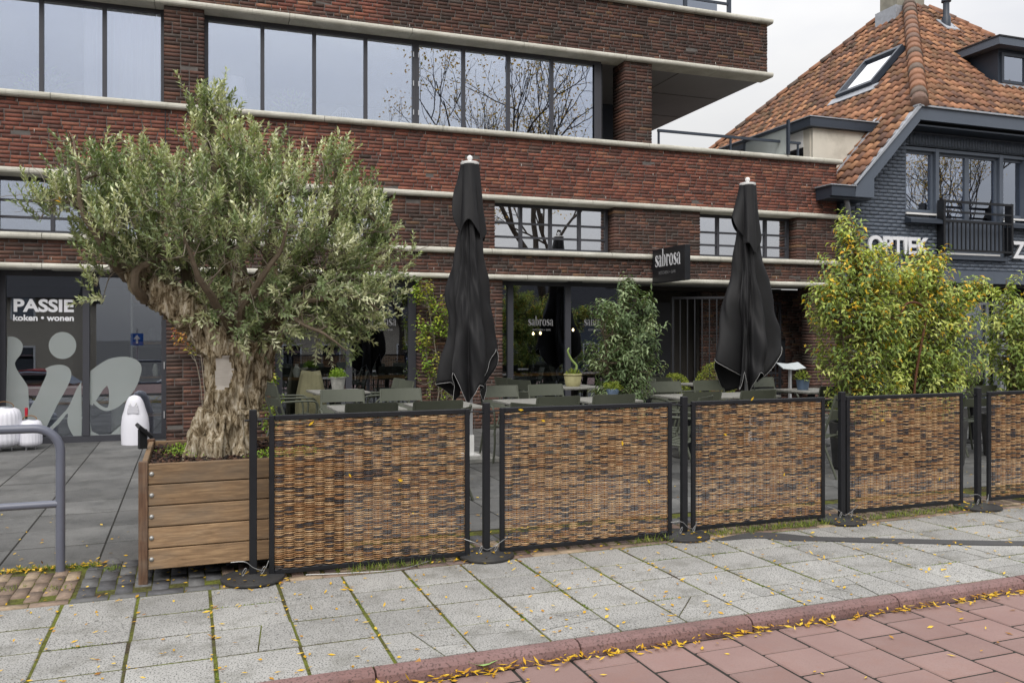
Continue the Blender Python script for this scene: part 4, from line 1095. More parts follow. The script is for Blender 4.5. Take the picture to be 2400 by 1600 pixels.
for i in range(n):
    x, y_, z = co[i]; p = Vector((x, y_, z))
    ang = math.atan2(y_ - axis[1], x - axis[0])
    tw_ = .25 * math.sin(z * 2.5); rid = mnoise.noise(Vector(((x + tw_ * .2) * 15, y_ * 15, z * 1.9))); rid2 = mnoise.noise(Vector((x * 38 + 5, y_ * 38, z * 6)))
    f3 = mnoise.fractal(p * 22, 1., 2., 4)
    dsp[i] = .040 * (1 - 2.4 * abs(rid)) - .016 + .014 * (1 - 2 * abs(rid2)) + .009 * f3
# hollows
for hx, hy, r_, d_ in ((602, 850, .05, .07), (578, 895, .04, .06), (545, 1005, .05, .06), (527, 940, .035, .05), (620, 905, .03, .04)):
    c = px3(hx, hy, -.18); dist = np.linalg.norm((co - c) * [1, .35, .55], axis=1); dsp -= d_ * np.exp(-(dist / r_) ** 2)
pc = px3(513, 857, -.2)
dsp *= 1 - .85 * ((np.abs(co[:, 0] - pc[0]) < .055) & (np.abs(co[:, 2] - pc[2]) < .11) & (co[:, 1] < OY))
co += no * dsp[:, None]
tme.vertices.foreach_set('co', co.ravel()); tme.polygons.foreach_set('use_smooth', np.ones(len(tme.polygons), bool)); tme.update()
tme.materials.clear(); tme.materials.append(M['bark'])
off = np.array(ot.location)
def rel(o): o.location = -off; o.parent = ot; return o
tr = rel(ob('trunk', tme))
# sawn patch on the trunk: faces inside its outline take the sawn-wood material
pp = np.array([px3(x, y, -.2)[[0, 2]] for x, y in ((497, 822), (525, 818), (536, 850), (530, 878), (522, 892), (498, 898), (495, 860))])
def inpoly(p, pl):
    c = False
    for i in range(len(pl)):
        a, b = pl[i], pl[i - 1]
        if (a[1] > p[1]) != (b[1] > p[1]) and p[0] < (b[0] - a[0]) * (p[1] - a[1]) / (b[1] - a[1]) + a[0]: c = not c
    return c
tme.materials.append(M['sawn'])
for f_ in tme.polygons:
    c_ = f_.center
    if c_.y < OY and pp[:, 0].min() < c_.x < pp[:, 0].max() and inpoly((c_.x, c_.z), pp): f_.material_index = 1
# branches
skel = []          # list of (point, radius)
bmb = MB()
def branch(pts, r0, r1, n=16):
    p_ = spline(pts, n); p_ = p_ + np.cumsum(rng.normal(0, .004, p_.shape), 0); rr = np.linspace(r0, r1, n); bmb.tube(p_, rr, 7); 
    for a, b in zip(p_, rr): skel.append((a, b))
B = lambda *q: [px3(*v) for v in q]
branch(B((330, 690, -.05), (310, 665, -.16), (312, 625, -.18), (345, 600, -.16), (400, 565, -.12), (440, 520, -.05), (470, 460, 0)), .034, .012, 26)
branch(B((305, 630), (285, 600, .05), (250, 560, .1), (200, 500, .1), (150, 460, .1), (100, 450, .05)), .05, .006)
branch(B((290, 640, 0), (260, 610, -.1), (225, 560, -.2), (190, 500, -.25), (180, 400, -.25), (170, 330, -.2)), .035, .005)
branch(B((320, 620, .05), (340, 540, .2), (330, 460, .3), (310, 390, .3)), .045, .006)
branch(B((450, 740, .05), (430, 650, .15), (420, 560, .2), (430, 460, .15), (440, 380, .1)), .05, .007)
branch(B((520, 620, .2), (510, 520, .2), (500, 420, .1), (490, 330, .05), (480, 250, 0), (460, 215, 0)), .05, .005)
branch(B((610, 640, .15), (620, 560, .15), (640, 470, .1), (660, 400, 0), (650, 350, 0)), .05, .006)
branch(B((625, 690, .12), (680, 620, .15), (740, 550, .15), (770, 460, .1), (770, 380, .05), (762, 320, 0)), .045, .005)
branch(B((620, 700, .1), (690, 660, 0), (760, 620, -.1), (840, 590, -.15), (900, 575, -.15), (925, 580, -.15)), .035, .004)
branch(B((620, 740, .05), (690, 700, -.15), (760, 690, -.25), (830, 690, -.3), (870, 710, -.3)), .03, .004)
branch(B((600, 760, -.05), (650, 720, -.25), (700, 740, -.35), (760, 770, -.4), (800, 800, -.4)), .025, .004)
branch(B((560, 770, -.1), (560, 700, -.3), (600, 640, -.45), (640, 580, -.5), (660, 500, -.5)), .035, .006)
branch(B((540, 770, -.05), (500, 700, -.3), (460, 640, -.45), (430, 570, -.5), (400, 480, -.5)), .035, .006)
branch(B((560, 770, .1), (570, 680, .4), (560, 580, .6), (540, 480, .7)), .04, .006)
branch(B((440, 730, .1), (380, 650, .4), (330, 560, .55), (300, 470, .6)), .035, .006)
branch(B((620, 760, .1), (700, 680, .4), (760, 600, .55), (800, 520, .5)), .035, .006)
branch(B((700, 600, .1), (760, 510, .0), (820, 480, -.05), (870, 520, -.1), (890, 560, -.1), (905, 590, -.1)), .02, .003)
SK = np.array([s[0] for s in skel]); SR = np.array([s[1] for s in skel])
blobs = [(492, 265, 48, 62, .22, 60), (465, 225, 30, 25, .12, 16), (520, 330, 90, 55, .45, 80), (300, 390, 120, 65, .5, 150), (172, 350, 28, 45, .2, 20), (145, 440, 62, 45, .3, 60), (90, 455, 28, 25, .15, 10), (430, 440, 150, 85, .75, 260),
         (620, 420, 120, 70, .6, 180), (600, 330, 55, 60, .3, 40), (755, 400, 45, 60, .3, 55), (765, 330, 20, 35, .12, 14), (600, 520, 200, 100, .85, 330), (800, 480, 70, 55, .4, 80), (780, 570, 95, 75, .6, 150), (300, 530, 120, 80, .6, 190),
         (220, 510, 65, 75, .4, 80), (450, 580, 160, 80, .7, 210), (700, 660, 140, 80, .65, 220), (820, 680, 65, 60, .45, 85), (860, 600, 45, 40, .3, 36), (680, 740, 105, 42, .45, 95), (790, 770, 40, 34, .2, 26), (560, 700, 90, 60, .45, 110), (600, 770, 50, 25, .2, 30),
         (250, 600, 55, 45, .35, 46), (230, 670, 32, 22, .2, 10), (420, 640, 60, 35, .4, 36), (640, 350, 30, 50, .2, 16), (920, 590, 22, 18, .1, 7), (835, 440, 22, 38, .2, 14), (385, 615, 95, 34, .4, 60), (300, 625, 40, 26, .25, 18), (845, 530, 55, 55, .4, 60), (880, 650, 40, 50, .3, 44), (835, 745, 40, 36, .3, 34), (740, 700, 90, 60, .5, 90), (500, 680, 70, 40, .35, 40)]
LP_, LD, LN, LL, LWd, LC = [], [], [], [], [], []
wb = np.array([b[5] for b in blobs], float); wb /= wb.sum()
new = []
for bi in rng.choice(len(blobs), 260, p=wb):               # secondary branches fill the crown before the shoots
    bx, by, rx, ry, rd_, _c = blobs[bi]; d = rand_dirs(1)[0] * rng.uniform(.2, .85)
    tip = px3(bx + d[0] * rx, by + d[1] * ry, d[2] * rd_); j = np.argmin(np.linalg.norm(SK - tip, axis=1) + 1.5 * np.maximum(0, SK[:, 2] - tip[2]) + rng.uniform(0, .2, len(SK)))
    b0 = SK[j]; L_ = np.linalg.norm(tip - b0)
    p_ = spline([b0, b0 + (tip - b0) * .45 + rng.normal(0, .10 * L_, 3) + [0, 0, .06 * L_], tip], 12) + rng.normal(0, .004, (12, 3)); r0_ = min(SR[j] * .7, .004 + .014 * L_)
    bmb.tube(p_, np.linspace(r0_, .003, 12), 5); new += [(a, b) for a, b in zip(p_[3:], np.linspace(r0_, .003, 12)[3:])]
SK = np.vstack([SK, [q[0] for q in new]]); SR = np.concatenate([SR, [q[1] for q in new]])
tw = []
oc = np.array([s2l(c) for c in (0xb0b78e, 0xbdc298, 0x9ba676, 0xcacea9, 0x8d9a67, 0xa3ad7f, 0xd5d8b8)])
ocd = np.array([s2l(c) for c in (0x748459, 0x7e8d64, 0x64744b, 0x88966f)])
CEN = np.array([.3, OY, 1.75])
blobs = [(450 + (b[0] - 450) * .97 if b[0] < 450 else b[0], b[1] + 28 if b[1] < 480 else b[1], *b[2:]) for b in blobs]
for (bx, by, rx, ry, rd_, cnt) in blobs:
    for _ in range(max(2, int(cnt * .225))):
        d = rand_dirs(1)[0] * (rng.random() ** .3)
        cl = px3(bx + d[0] * rx, by + d[1] * ry, d[2] * rd_)
        j = np.argmin(np.linalg.norm(SK - cl, axis=1) + rng.uniform(0, .1, len(SK))); base = SK[j]
        outd = unit(cl - CEN); up = np.array([0, 0, 1.])
        pale = rng.random() < .58
        V_, F_ = tube_np(spline([base, (base + cl) / 2 + rng.normal(0, .03, 3), cl], 7), np.linspace(min(.0045, SR[j]), .0022, 7), 4); tw.append((V_, F_))
        for _s in range(int(rng.integers(3, 7))):
            sd_ = unit(outd * .45 + up * (.85 if by < 640 else .15) + rng.normal(0, .34 if by < 640 else .5, 3))
            sl_ = rng.uniform(.09, .2); sb = cl + rng.normal(0, .035, 3)
            V_, F_ = tube_np(spline([cl, sb + sd_ * sl_ * .3, sb + sd_ * sl_], 6), np.linspace(.0022, .001, 6), 4); tw.append((V_, F_))
            nl = int(rng.integers(12, 20)); ts = np.linspace(.05, 1, nl); bp = sb + sd_ * sl_ * ts[:, None]
            side = unit(np.cross(sd_, rng.normal(0, 1, 3))); side2 = np.cross(sd_, side)
            an = np.arange(nl) * 1.6 + rng.uniform(0, 6); rad = np.cos(an)[:, None] * side + np.sin(an)[:, None] * side2
            D = unit(sd_ * (.6 + .55 * ts[:, None]) + rad * .72 + rng.normal(0, .16, (nl, 3)) + [0, 0, .12])
            Nn = unit(sd_ * .6 - rad * .5 + up * .5 + rng.normal(0, .25, (nl, 3)))
            LP_.append(bp); LD.append(D); LN.append(Nn); LL.append(rng.uniform(.036, .062, nl) * (1 - .22 * ts)); LWd.append(rng.uniform(.0115, .018, nl))
            c = oc[rng.integers(0, len(oc))] if (pale if rng.random() < .8 else rng.random() < .5) else ocd[rng.integers(0, len(ocd))]
            cc_ = c[None] * rng.uniform(.8, 1.2, (nl, 1))
            if rng.random() < .006: cc_[:2] = s2l(0xc79a25)
            LC.append(cc_)
P, D, N_, Ls, Ws, C = map(np.concatenate, (LP_, LD, LN, LL, LWd, LC))
V, F = leaves_np(P, D, N_, Ls, Ws, .12, .2)
crown = rel(ob('crown', mesh_np('crown', V, F, M['leaf_olive'], np.repeat(C, 5, 0))))
# bare fine twigs
for _ in range(90):
    j = rng.integers(0, len(SK)); d = unit(rng.normal(0, 1, 3) + unit(SK[j] - np.array([.3, OY, 1.9])) * .8); l_ = rng.uniform(.15, .4)
    pts = SK[j] + np.cumsum(np.vstack([[0, 0, 0], np.tile(d * l_ / 6, (6, 1)) + rng.normal(0, .012, (6, 3))]), 0); tw.append(tube_np(pts, np.linspace(.003, .001, 7), 4))
V, F, _ = merge(tw); rel(ob('twigs', mesh_np('twigs', V, F, M['twig'], None, True)))
rel(bmb.build('branches', M['branch'], None, True))
print('olive leaves', len(P))
# ------------------------------------------------------------------ parasols
def parasol(loc, label, flareL, zfl, outL, outR, zL, zR, seed):
    r_ = np.random.default_rng(seed)
    root = empty('closed_parasol', (*loc, 0), 0, label, 'parasol', 'closed black parasols')
    MB().box(-.3, .3, -.3, .3, .0, .06, .01).build('base_slab', M['pot_grey'], root)
    MB().box(-.1, .1, -.1, .1, .061, .075).box(-.04, .04, -.04, .04, .0751, .3).build('base_socket', M['white'], root)
    MB().box(-.028, .028, -.028, .028, .3, 3.5).build('pole', M['light_steel'], root)
    MB().lathe([(.105, 3.50), (.11, 3.51), (.11, 3.53), (.1, 3.535), (.02, 3.54), (.016, 3.555), (.028, 3.567), (.034, 3.585), (.028, 3.605), (.008, 3.617)], 24).build('finial', M['white'], root, True)
    thL = math.atan2(.357, -.934)
    nt_, nz_ = 220, 60
    th = np.linspace(0, 2 * np.pi, nt_, endpoint=False)
    def fold(th, n, ph, sharp=.65, jit=.5): 
        q = .5 + .5 * np.cos(n * th + jit * np.sin(2 * th + ph) + jit * .6 * np.sin(3 * th + 2 * ph) + ph); return q ** sharp
    def lob(th, a, p): return np.maximum(0, np.cos(th - a)) ** p
    def lf(th, ph): return .5 + .25 * np.sin(th * 2 + ph) + .25 * np.sin(th * 3 + ph * 1.7)
    def surf(rfun, zt, hem, name):
        t = np.linspace(0, 1, nz_)[:, None]
        z = zt + (hem[None] - zt) * t; r = rfun(th[None], t, z)
        tw_ = th[None] + .25 * t * np.sin(th[None] * 2 + seed)
        V = np.stack([r * np.cos(tw_), r * np.sin(tw_), z + .0 * r], -1)
        i = np.arange(nz_ - 1)[:, None] * nt_; j = np.arange(nt_)[None]; k = (j + 1) % nt_
        F = np.stack([i + j, i + nt_ + j, i + nt_ + k, i + k], -1).reshape(-1, 4)
        o = ob(name, mesh_np(name, V.reshape(-1, 3), F, M['umbrella'], None, True), root)
        so = o.modifiers.new('s', 'SOLIDIFY'); so.thickness = .003
        h_ = V[-1]; V2, F2 = tube_np(np.vstack([h_, h_[:1]]), .0022, 5)
        ob('piping', mesh_np('piping', V2, F2, M['piping'] if name == 'canopy' else M['umbrella'], None, True), o)
    phA = -6 * thL; fA = fold(th, 6, phA, .6, .15)
    ka = np.array([0., .42, .85, 1.2, 1.65, 2.1, 2.6, math.pi, 3.6, 4.0, 4.45, 4.9, 5.3, 5.85]) + thL
    kz = np.array([zL, .98, .70, 1.02, .64, .95, .86, zR, .90, .72, 1.08, .63, .92, .74])
    kz[1:7] += r_.uniform(-.06, .06, 6); kz[8:] += r_.uniform(-.06, .06, 6)
    hemA = np.interp((th - thL) % (2 * np.pi), np.append(ka - thL, 2 * np.pi), np.append(kz, kz[0]))
    def rA(th, t, z):
        d = np.clip((3.45 - z) / 2.7, 0, 1)
        ro = .09 + .10 * d + .08 * d ** 2 + lob(th, thL, 4) * (outL - .27) * d ** 1.4 + lob(th, thL + math.pi, 4) * (outR - .27) * d ** 1.7
        ri = .07 + .05 * d
        ph = th + .10 * np.sin(z * 1.7 + seed) + .06 * np.sin(z * 4.1 + 2 * th)
        f = fold(ph, 6, phA, .7, .15)
        f2 = (.5 + .5 * np.sin(17 * ph + 1.5 * np.sin(z * 3 + seed))) * .020 * d + .012 * np.sin(z * 9 + 5 * th + seed) * d
        zz_, tt_ = np.broadcast_arrays(z, ph)
        nzv = np.array([[mnoise.noise(Vector((2.1 * math.cos(b_), 2.1 * math.sin(b_), a_ * 1.6 + seed * 3))) + .5 * mnoise.noise(Vector((5 * math.cos(b_ + a_ * .35), 5 * math.sin(b_ + a_ * .35), a_ * 3.2 + seed))) for a_, b_ in zip(ra, rb)] for ra, rb in zip(zz_, tt_)])
        f2 = f2 + .065 * nzv * np.clip(d * 1.6, 0, 1)
        bulge = .05 * np.exp(-((z - 1.95) / .25) ** 2) * lob(th, thL + .3, 2)
        return ri + (ro - ri) * f + f2 + bulge
    surf(rA, 3.48, hemA, 'canopy')
    phB = -4 * thL
    hemB = 2.50 + .22 * lf(th, seed + 1) + (zfl - 2.52) * lob(th, thL, 2) + .16 * fold(th, 4, phB, 2., .2)
    def rB(th, t, z):
        d = np.clip((3.5 - z) / .9, 0, 1.1)
        ro = .115 + .10 * d ** 1.2 + lob(th, thL, 2.5) * (flareL - .19) * d ** 1.25
        ph = th + .08 * np.sin(z * 3 + seed)
        return .10 + .03 * d + (ro - .10 - .03 * d) * fold(ph, 4, phB, .6, .2) + .010 * d * np.sin(9 * ph + z * 5)
    surf(rB, 3.505, hemB, 'canopy_vent')
    return root
parasol((3.13, 9.6), 'closed black parasol nearest the olive tree', .36, 2.9, .43, .44, .9, 1.32, 3)
parasol((7.08, 9.6), 'closed black parasol left of the tall yellowing shrub', .38, 2.84, .56, .76, 1.2, 1.33, 8)
# ------------------------------------------------------------------ chairs and tables
def make_chair():
    root = empty('garden_chair', (0, 0, 0))
    tag(root, 'x', 'chair', 'olive grey terrace armchairs')
    # origin at floor centre; sitter faces +y
    for s_ in (-1, 1):
        x = s_ * .25
        MB().tube(spline([(x, .2, 0), (x * .98, .24, .22), (x, .25, .42), (x * 1.02, .26, .55), (x * 1.05, .22, .64), (x * 1.06, .1, .66), (x * 1.05, -.1, .66), (x * .98, -.21, .655)], 26), .013, 8).build('arm', M['chair'], root, True)
        MB().tube(spline([(x * 1.0, -.30, 0), (x * .97, -.16, .38), (x * .96, -.17, .46), (x * .95, -.24, .68), (x * .94, -.285, .855)], 20), .013, 8).build('back_post', M['chair'], root, True)
        MB().tube([(x * .97, .235, .40), (x * .97, -.155, .375)], .011, 8).build('seat_rail', M['chair'], root, True)
    for k in range(6):
        yy = .21 - k * .068; zz = .42 - .012 * math.sin(k / 5 * math.pi) - k * .004
        MB().box(-.235, .235, yy - .027, yy + .027, zz, zz + .01, .003).build('seat_slat', M['chair'], root)
    for z0, z1 in ((.60, .70), (.725, .865)):
        m = MB(); xs_ = np.linspace(-.24, .24, 9)
        def yb(z, x): return -.17 - (z - .46) * .29 - .03 * (1 - (x / .24) ** 2)
        V = []
        for x in xs_:
            for (z, d) in ((z0, 0), (z1, 0), (z1, .012), (z0, .012)): V.append((x, yb(z, x) + d - .004, z))
        F = [(4 * i + a, 4 * i + (a + 1) % 4, 4 * i + 4 + (a + 1) % 4, 4 * i + 4 + a) for i in range(8) for a in range(4)] + [(0, 1, 2, 3), (35, 34, 33, 32)]
        m.add(V, F).build('back_slat', M['chair'], root)
    return root
def make_table(sz=.70):
    root = empty('terrace_table', (0, 0, 0)); tag(root, 'x', 'table', 'grey terrace tables')
    h_ = sz / 2; n_ = 3
    for k in range(n_):
        a = -h_ + sz * k / n_; MB().box(-h_, h_, a + .004, a + sz / n_ - .004, .715, .74, .003).build('table_board', M['table'], root)
    MB().box(-h_ + .03, h_ - .03, -.02, .02, .695, .7145).box(-.02, .02, -h_ + .03, -.021, .695, .7145).box(-.02, .02, .021, h_ - .03, .695, .7145).build('top_frame', M['black_metal'], root)
    MB().box(-.035, .035, -.035, .035, .03, .6945).build('pedestal', M['black_metal'], root)
    MB().lathe([(.24, 0), (.24, .012), (.06, .03)], 28).build('base', M['rubber'], root, True)
    return root
ch0 = make_chair(); tb0 = make_table(); used = {'c': False, 't': False}
def chair(x, y, rz, label):
    o = ch0 if not used['c'] else copy_tree(ch0); used['c'] = True
    o.location = (x, y, .004); o.rotation_euler = (0, 0, R(rz)); o['label'] = label; return o
def table(x, y, rz, label):
    o = tb0 if not used['t'] else copy_tree(tb0); used['t'] = True
    o.location = (x, y, .004); o.rotation_euler = (0, 0, R(rz)); o['label'] = label; return o
table(1.86, 11.35, 4, 'grey slatted table holding the grey bucket plant')
table(1.72, 8.72, 0, 'grey table right of the olive trunk near the first screen'); table(2.55, 8.72, 1, 'grey table left of the left parasol pole')
table(5.2, 11.1, 6, 'grey table with the cream pot'); table(3.62, 8.85, 0, 'grey table right of the left parasol near the screen'); table(4.5, 8.85, 1, 'grey table holding the small blue succulent pot')
table(5.75, 8.9, 0, 'grey table right of the dark green shrub'); table(6.45, 8.9, 2, 'grey table left of the right parasol pole'); table(7.35, 11.0, 4, 'grey table beside the clipped box ball')
table(7.85, 9.25, 0, 'grey table with blue pot right of the right parasol'); table(9.35, 8.75, 0, 'grey table between the yellowing shrubs'); table(10.2, 8.75, 0, 'grey table at the far right behind the screens')
for x, y, rz, lab in (
    (1.58, 8.02, 0, 'chair with its back to the street, nearest the olive trunk'), (2.22, 8.05, 0, 'chair with its back to the street, left of the left parasol'),
    (3.50, 8.15, 2, 'chair with its back to the street, right of the left parasol'), (4.18, 8.2, -2, 'chair with its back to the street, before the blue succulent pot'),
    (5.25, 8.2, 0, 'chair with its back to the street, right of the dark green shrub'), (5.98, 8.2, 2, 'chair with its back to the street, left of the right parasol pole'),
    (7.35, 8.5, 0, 'chair with its back to the street, beside the blue pot'), (9.1, 7.95, 0, 'left of two chairs with backs to the street at far right'), (9.75, 7.95, 2, 'right of two chairs with backs to the street at far right'),
    (2.30, 9.35, 180, 'chair facing the street beside the left parasol pole'), (1.62, 9.4, 176, 'chair facing the street near the bucket plant table'), (3.55, 9.45, 180, 'chair facing the street, right of the left parasol'), (4.2, 9.5, 184, 'chair facing the street behind the blue succulent pot'),
    (5.9, 9.5, 180, 'chair facing the street near the clipped box ball'), (7.75, 9.95, 180, 'chair facing the street behind the blue pot table'), (6.62, 9.55, 182, 'chair facing the street beside the right parasol pole'),
    (1.22, 11.0, -75, 'armchair turned sideways left of the bucket plant table'), (1.3, 11.55, -85, 'armchair tucked behind the sideways chair by the window'), (2.48, 11.15, 98, 'left of two chairs at the right side of the bucket plant table'), (2.5, 11.7, 95, 'chair nearest the window at the bucket plant table'),
    (4.52, 11.0, -70, 'chair at the left side of the cream pot table'), (4.55, 11.6, -80, 'chair by the window left of the cream pot table'), (5.85, 11.2, 100, 'chair at the right side of the cream pot table'), (5.85, 10.65, 110, 'chair between the cream pot table and dark green shrub'),
    (6.75, 10.9, -80, 'chair in front of the clipped box balls'), (2.02, 7.2, 62, 'chair seen through the gap beside the second black post'), (4.72, 7.55, 40, 'chair seen through the gap left of the yellowing shrub'), (3.15, 7.25, -60, 'chair seen through the gap beside the third black post'), (6.3, 7.35, 30, 'chair seen through the gap beside the rightmost post')):
    chair(x, y, rz, lab)
# khaki cover over stacked furniture
def cover():
    nt_, nz_ = 60, 14; th = np.linspace(0, 2 * np.pi, nt_, endpoint=False); V = []
    for k in range(nz_):
        t = k / (nz_ - 1); sx = .2 * (1 - .0 * t); z = .95 * t
        taper = 1 - .35 * max(0, (t - .55) / .45) ** 1.4
        for a in th:
            f = 1 + .05 * math.sin(9 * a + 2 * math.sin(3 * a)) * (1 - t) + .02 * math.sin(17 * a)
            e = 4; q = (abs(math.cos(a)) ** e + abs(math.sin(a)) ** e) ** (-1 / e)
            V.append((sx * q * f * taper * math.cos(a), .24 * q * f * taper * math.sin(a), z + (.03 * math.sin(3 * a + 1) if t > .9 else 0)))
    F = [(k * nt_ + i, k * nt_ + (i + 1) % nt_, (k + 1) * nt_ + (i + 1) % nt_, (k + 1) * nt_ + i) for k in range(nz_ - 1) for i in range(nt_)] + [tuple((nz_ - 1) * nt_ + i for i in range(nt_))]
    return MB().add(V, F)
tag(cover().build('furniture_cover', M['khaki'], None, True, (1.63, 12.25, 0)), 'khaki canvas cover draped over furniture by the restaurant window', 'cover')
# ------------------------------------------------------------------ potted plants on tables
def tuft(n, r, h, ls, ws, pal, z0=0, up=.8):
    d = rand_dirs(n); d[:, 2] = np.abs(d[:, 2]); P = d * np.array([r, r, h]) * (rng.random((n, 1)) ** .4) + [0, 0, z0]
    D = unit(d + rng.normal(0, .5, (n, 3)) + [0, 0, up * .5]); V, F = leaves_np(P, D, unit(rng.normal(0, .5, (n, 3)) + [0, 0, 1]), rng.uniform(*ls, n), rng.uniform(*ws, n))
    C = np.array(pal)[rng.integers(0, len(pal), n)] * rng.uniform(.75, 1.2, (n, 1)); return V, F, np.repeat(C, 5, 0)
G1 = [s2l(0x7c9a35), s2l(0x95ad48), s2l(0x5e7c2a)]; G2 = [s2l(0x7d8a3c), s2l(0x95a04a), s2l(0x616f2c)]
pt = empty('bucket_plant', (1.87, 11.4, .744), 0, 'small bright green plant in a grey bucket on the slatted table', 'potted plant')
MB().lathe([(.075, 0), (.1, .17), (.11, .17), (.11, .185), (.09, .185), (.085, .15)], 20).build('pot', M['pot_grey'], pt, True)
V, F, C = tuft(500, .12, .12, (.02, .035), (.012, .02), G1, .17); ob('foliage', mesh_np('foliage', V, F, M['leaf'], C), pt)
pt = empty('cactus_pot', (5.2, 11.15, .744), 0, 'cream ribbed pot with a thin crooked succulent stem', 'potted plant')
MB().lathe([(.10, 0), (.12, .06), (.115, .07), (.13, .13), (.125, .14), (.14, .17), (.12, .18), (.1, .15)], 20).build('pot', M['pot_cream'], pt, True)
MB().tube(spline([(0, 0, .15), (.06, 0, .28), (-.02, 0, .38), (-.08, 0, .5), (-.06, 0, .55)], 20), np.linspace(.02, .012, 20), 8).build('stem', plain('cactus_green', s2l(0x8aa05a), .7, .2, 20), pt, True)
V, F, C = tuft(120, .1, .08, (.03, .06), (.015, .02), G2, .16); ob('foliage', mesh_np('foliage', V, F, M['leaf'], C), pt)
pt = empty('succulent_pot', (4.72, 9.0, .744), 0, 'round yellow-green succulent in a small blue pot left of the shrub', 'potted plant')
MB().lathe([(.05, 0), (.08, .09), (.075, .1), (.06, .08)], 18).build('pot', M['pot_blue'], pt, True)
V, F, C = tuft(160, .11, .1, (.03, .045), (.02, .03), G2, .09); ob('foliage', mesh_np('foliage', V, F, M['leaf'], C), pt)
pt = empty('blue_pot_plant', (7.75, 9.3, .744), 0, 'small pale plant in a square blue pot right of the right parasol', 'potted plant')
MB().lathe([(.07, 0), (.09, .14), (.095, .14), (.085, .12)], 18).build('pot', M['pot_blue'], pt, True)
V, F, C = tuft(120, .1, .12, (.04, .06), (.012, .02), G2, .13); ob('foliage', mesh_np('foliage', V, F, M['leaf'], C), pt)
pt = empty('dark_bowl_plant', (9.5, 8.95, .744), 0, 'low green plant in a dark bowl between the yellowing shrubs', 'potted plant')
MB().lathe([(.08, 0), (.15, .12), (.14, .13), (.12, .1)], 18).build('pot', M['frame_dark'], pt, True)
V, F, C = tuft(160, .17, .12, (.05, .09), (.02, .03), G1, .12); ob('foliage', mesh_np('foliage', V, F, M['leaf'], C), pt)
# ------------------------------------------------------------------ shrubs and small trees
def shrub(name, label, loc, stems, blobs, nshoot, pal, ls, ws, cat='shrub', shoot=(.15, .3), nl=(8, 14), droop=.25, updir=.6, stem_mat='branch', pot=None, yellow=0., ypal=None, bend=.3, group=None, leafup=.5):
    """stems: list of point lists (local); blobs: (x,y,z,rx,ry,rz,weight) local"""
    root = empty(name, loc, 0, label, cat, group)
    sk = []; parts = []
    for s_ in stems:
        p_ = spline(s_[0], 18); p_ = p_ + rng.normal(0, .006, p_.shape); r_ = np.linspace(s_[1], s_[2], 18); parts.append(tube_np(p_, r_, 7)); sk += [(a, b) for a, b in zip(p_, r_)]
    S = np.array([q[0] for q in sk]); SRr = np.array([q[1] for q in sk])
    wts = np.array([b[6] for b in blobs], float); wts /= wts.sum()
    A_ = [[] for _ in range(6)]
    for bi in rng.choice(len(blobs), nshoot, p=wts):
        b = blobs[bi]; d = rand_dirs(1)[0] * rng.random() ** .42; tip = np.array(b[:3]) + d * np.array(b[3:6])
        j = np.argmin(np.linalg.norm(S - tip, axis=1) + rng.uniform(0, .15, len(S)) + 3 * np.maximum(0, S[:, 2] - tip[2] + .05)); base = S[j]
        ax = np.array([np.interp(tip[2], S[:, 2][np.argsort(S[:, 2])], S[:, 0][np.argsort(S[:, 2])]), b[1], tip[2]])
        o_ = unit(tip - base + 1e-6); sd_ = unit(o_ * .6 + np.array([0, 0, updir]) + rng.normal(0, .28, 3)); sl_ = rng.uniform(*shoot); sb = tip - sd_ * sl_ * .5
        pts = spline([base, base + (sb - base) * .5 + rng.normal(0, .02, 3), sb, sb + sd_ * sl_], 8); parts.append(tube_np(pts, np.linspace(min(.006, SRr[j]), .0015, 8), 4))
        n_ = int(rng.integers(*nl)); ts = np.linspace(0, 1, n_); side = unit(np.cross(sd_, rng.normal(0, 1, 3))); s2 = np.cross(sd_, side)
        an = np.arange(n_) * 2.4; rad = np.cos(an)[:, None] * side + np.sin(an)[:, None] * s2
        D = unit(sd_ * .45 + rad * .9 + rng.normal(0, .2, (n_, 3)) - [0, 0, droop]); Nn = unit(np.array([0, 0, leafup]) + sd_ * .5 - rad * .2 + rng.normal(0, .3, (n_, 3)))
        A_[0].append(sb + sd_ * sl_ * ts[:, None]); A_[1].append(D); A_[2].append(Nn); A_[3].append(rng.uniform(*ls, n_)); A_[4].append(rng.uniform(*ws, n_))
        c = pal[rng.integers(0, len(pal))][None] * rng.uniform(.75, 1.25, (n_, 1))
        if ypal is not None:
            ym = rng.random(n_) < yellow * (2.2 if tip[2] > 1.7 else .8) * (3 if rng.random() < .2 else .6); c[ym] = np.array(ypal)[rng.integers(0, len(ypal), ym.sum())]
        A_[5].append(c)
    P, D, N_, L1, W1, C = map(np.concatenate, A_)
    V, F = leaves_np(P, D, N_, L1, W1, bend, .18); ob('crown', mesh_np('crown', V, F, M['leaf'], np.repeat(C, 5, 0)), root)
    V, F, _ = merge(parts); ob('stems', mesh_np('stems', V, F, M[stem_mat], None, True), root)
    if pot: MB().lathe(pot[0], 28).build('pot', M[pot[1]], root, True)
    return root
YG = [s2l(c) for c in (0xa6b55e, 0x93a654, 0xb9c46a, 0x80944e, 0xc8cf7c, 0x8a9c5a, 0x6b8046)]
YY = [s2l(c) for c in (0xe3be3c, 0xd9b03a, 0xe8cd5c, 0xdba636)]
pot_big = ([(.3, 0), (.34, .02), (.38, .5), (.38, .52), (.34, .52), (.33, .48)], 'rubber')
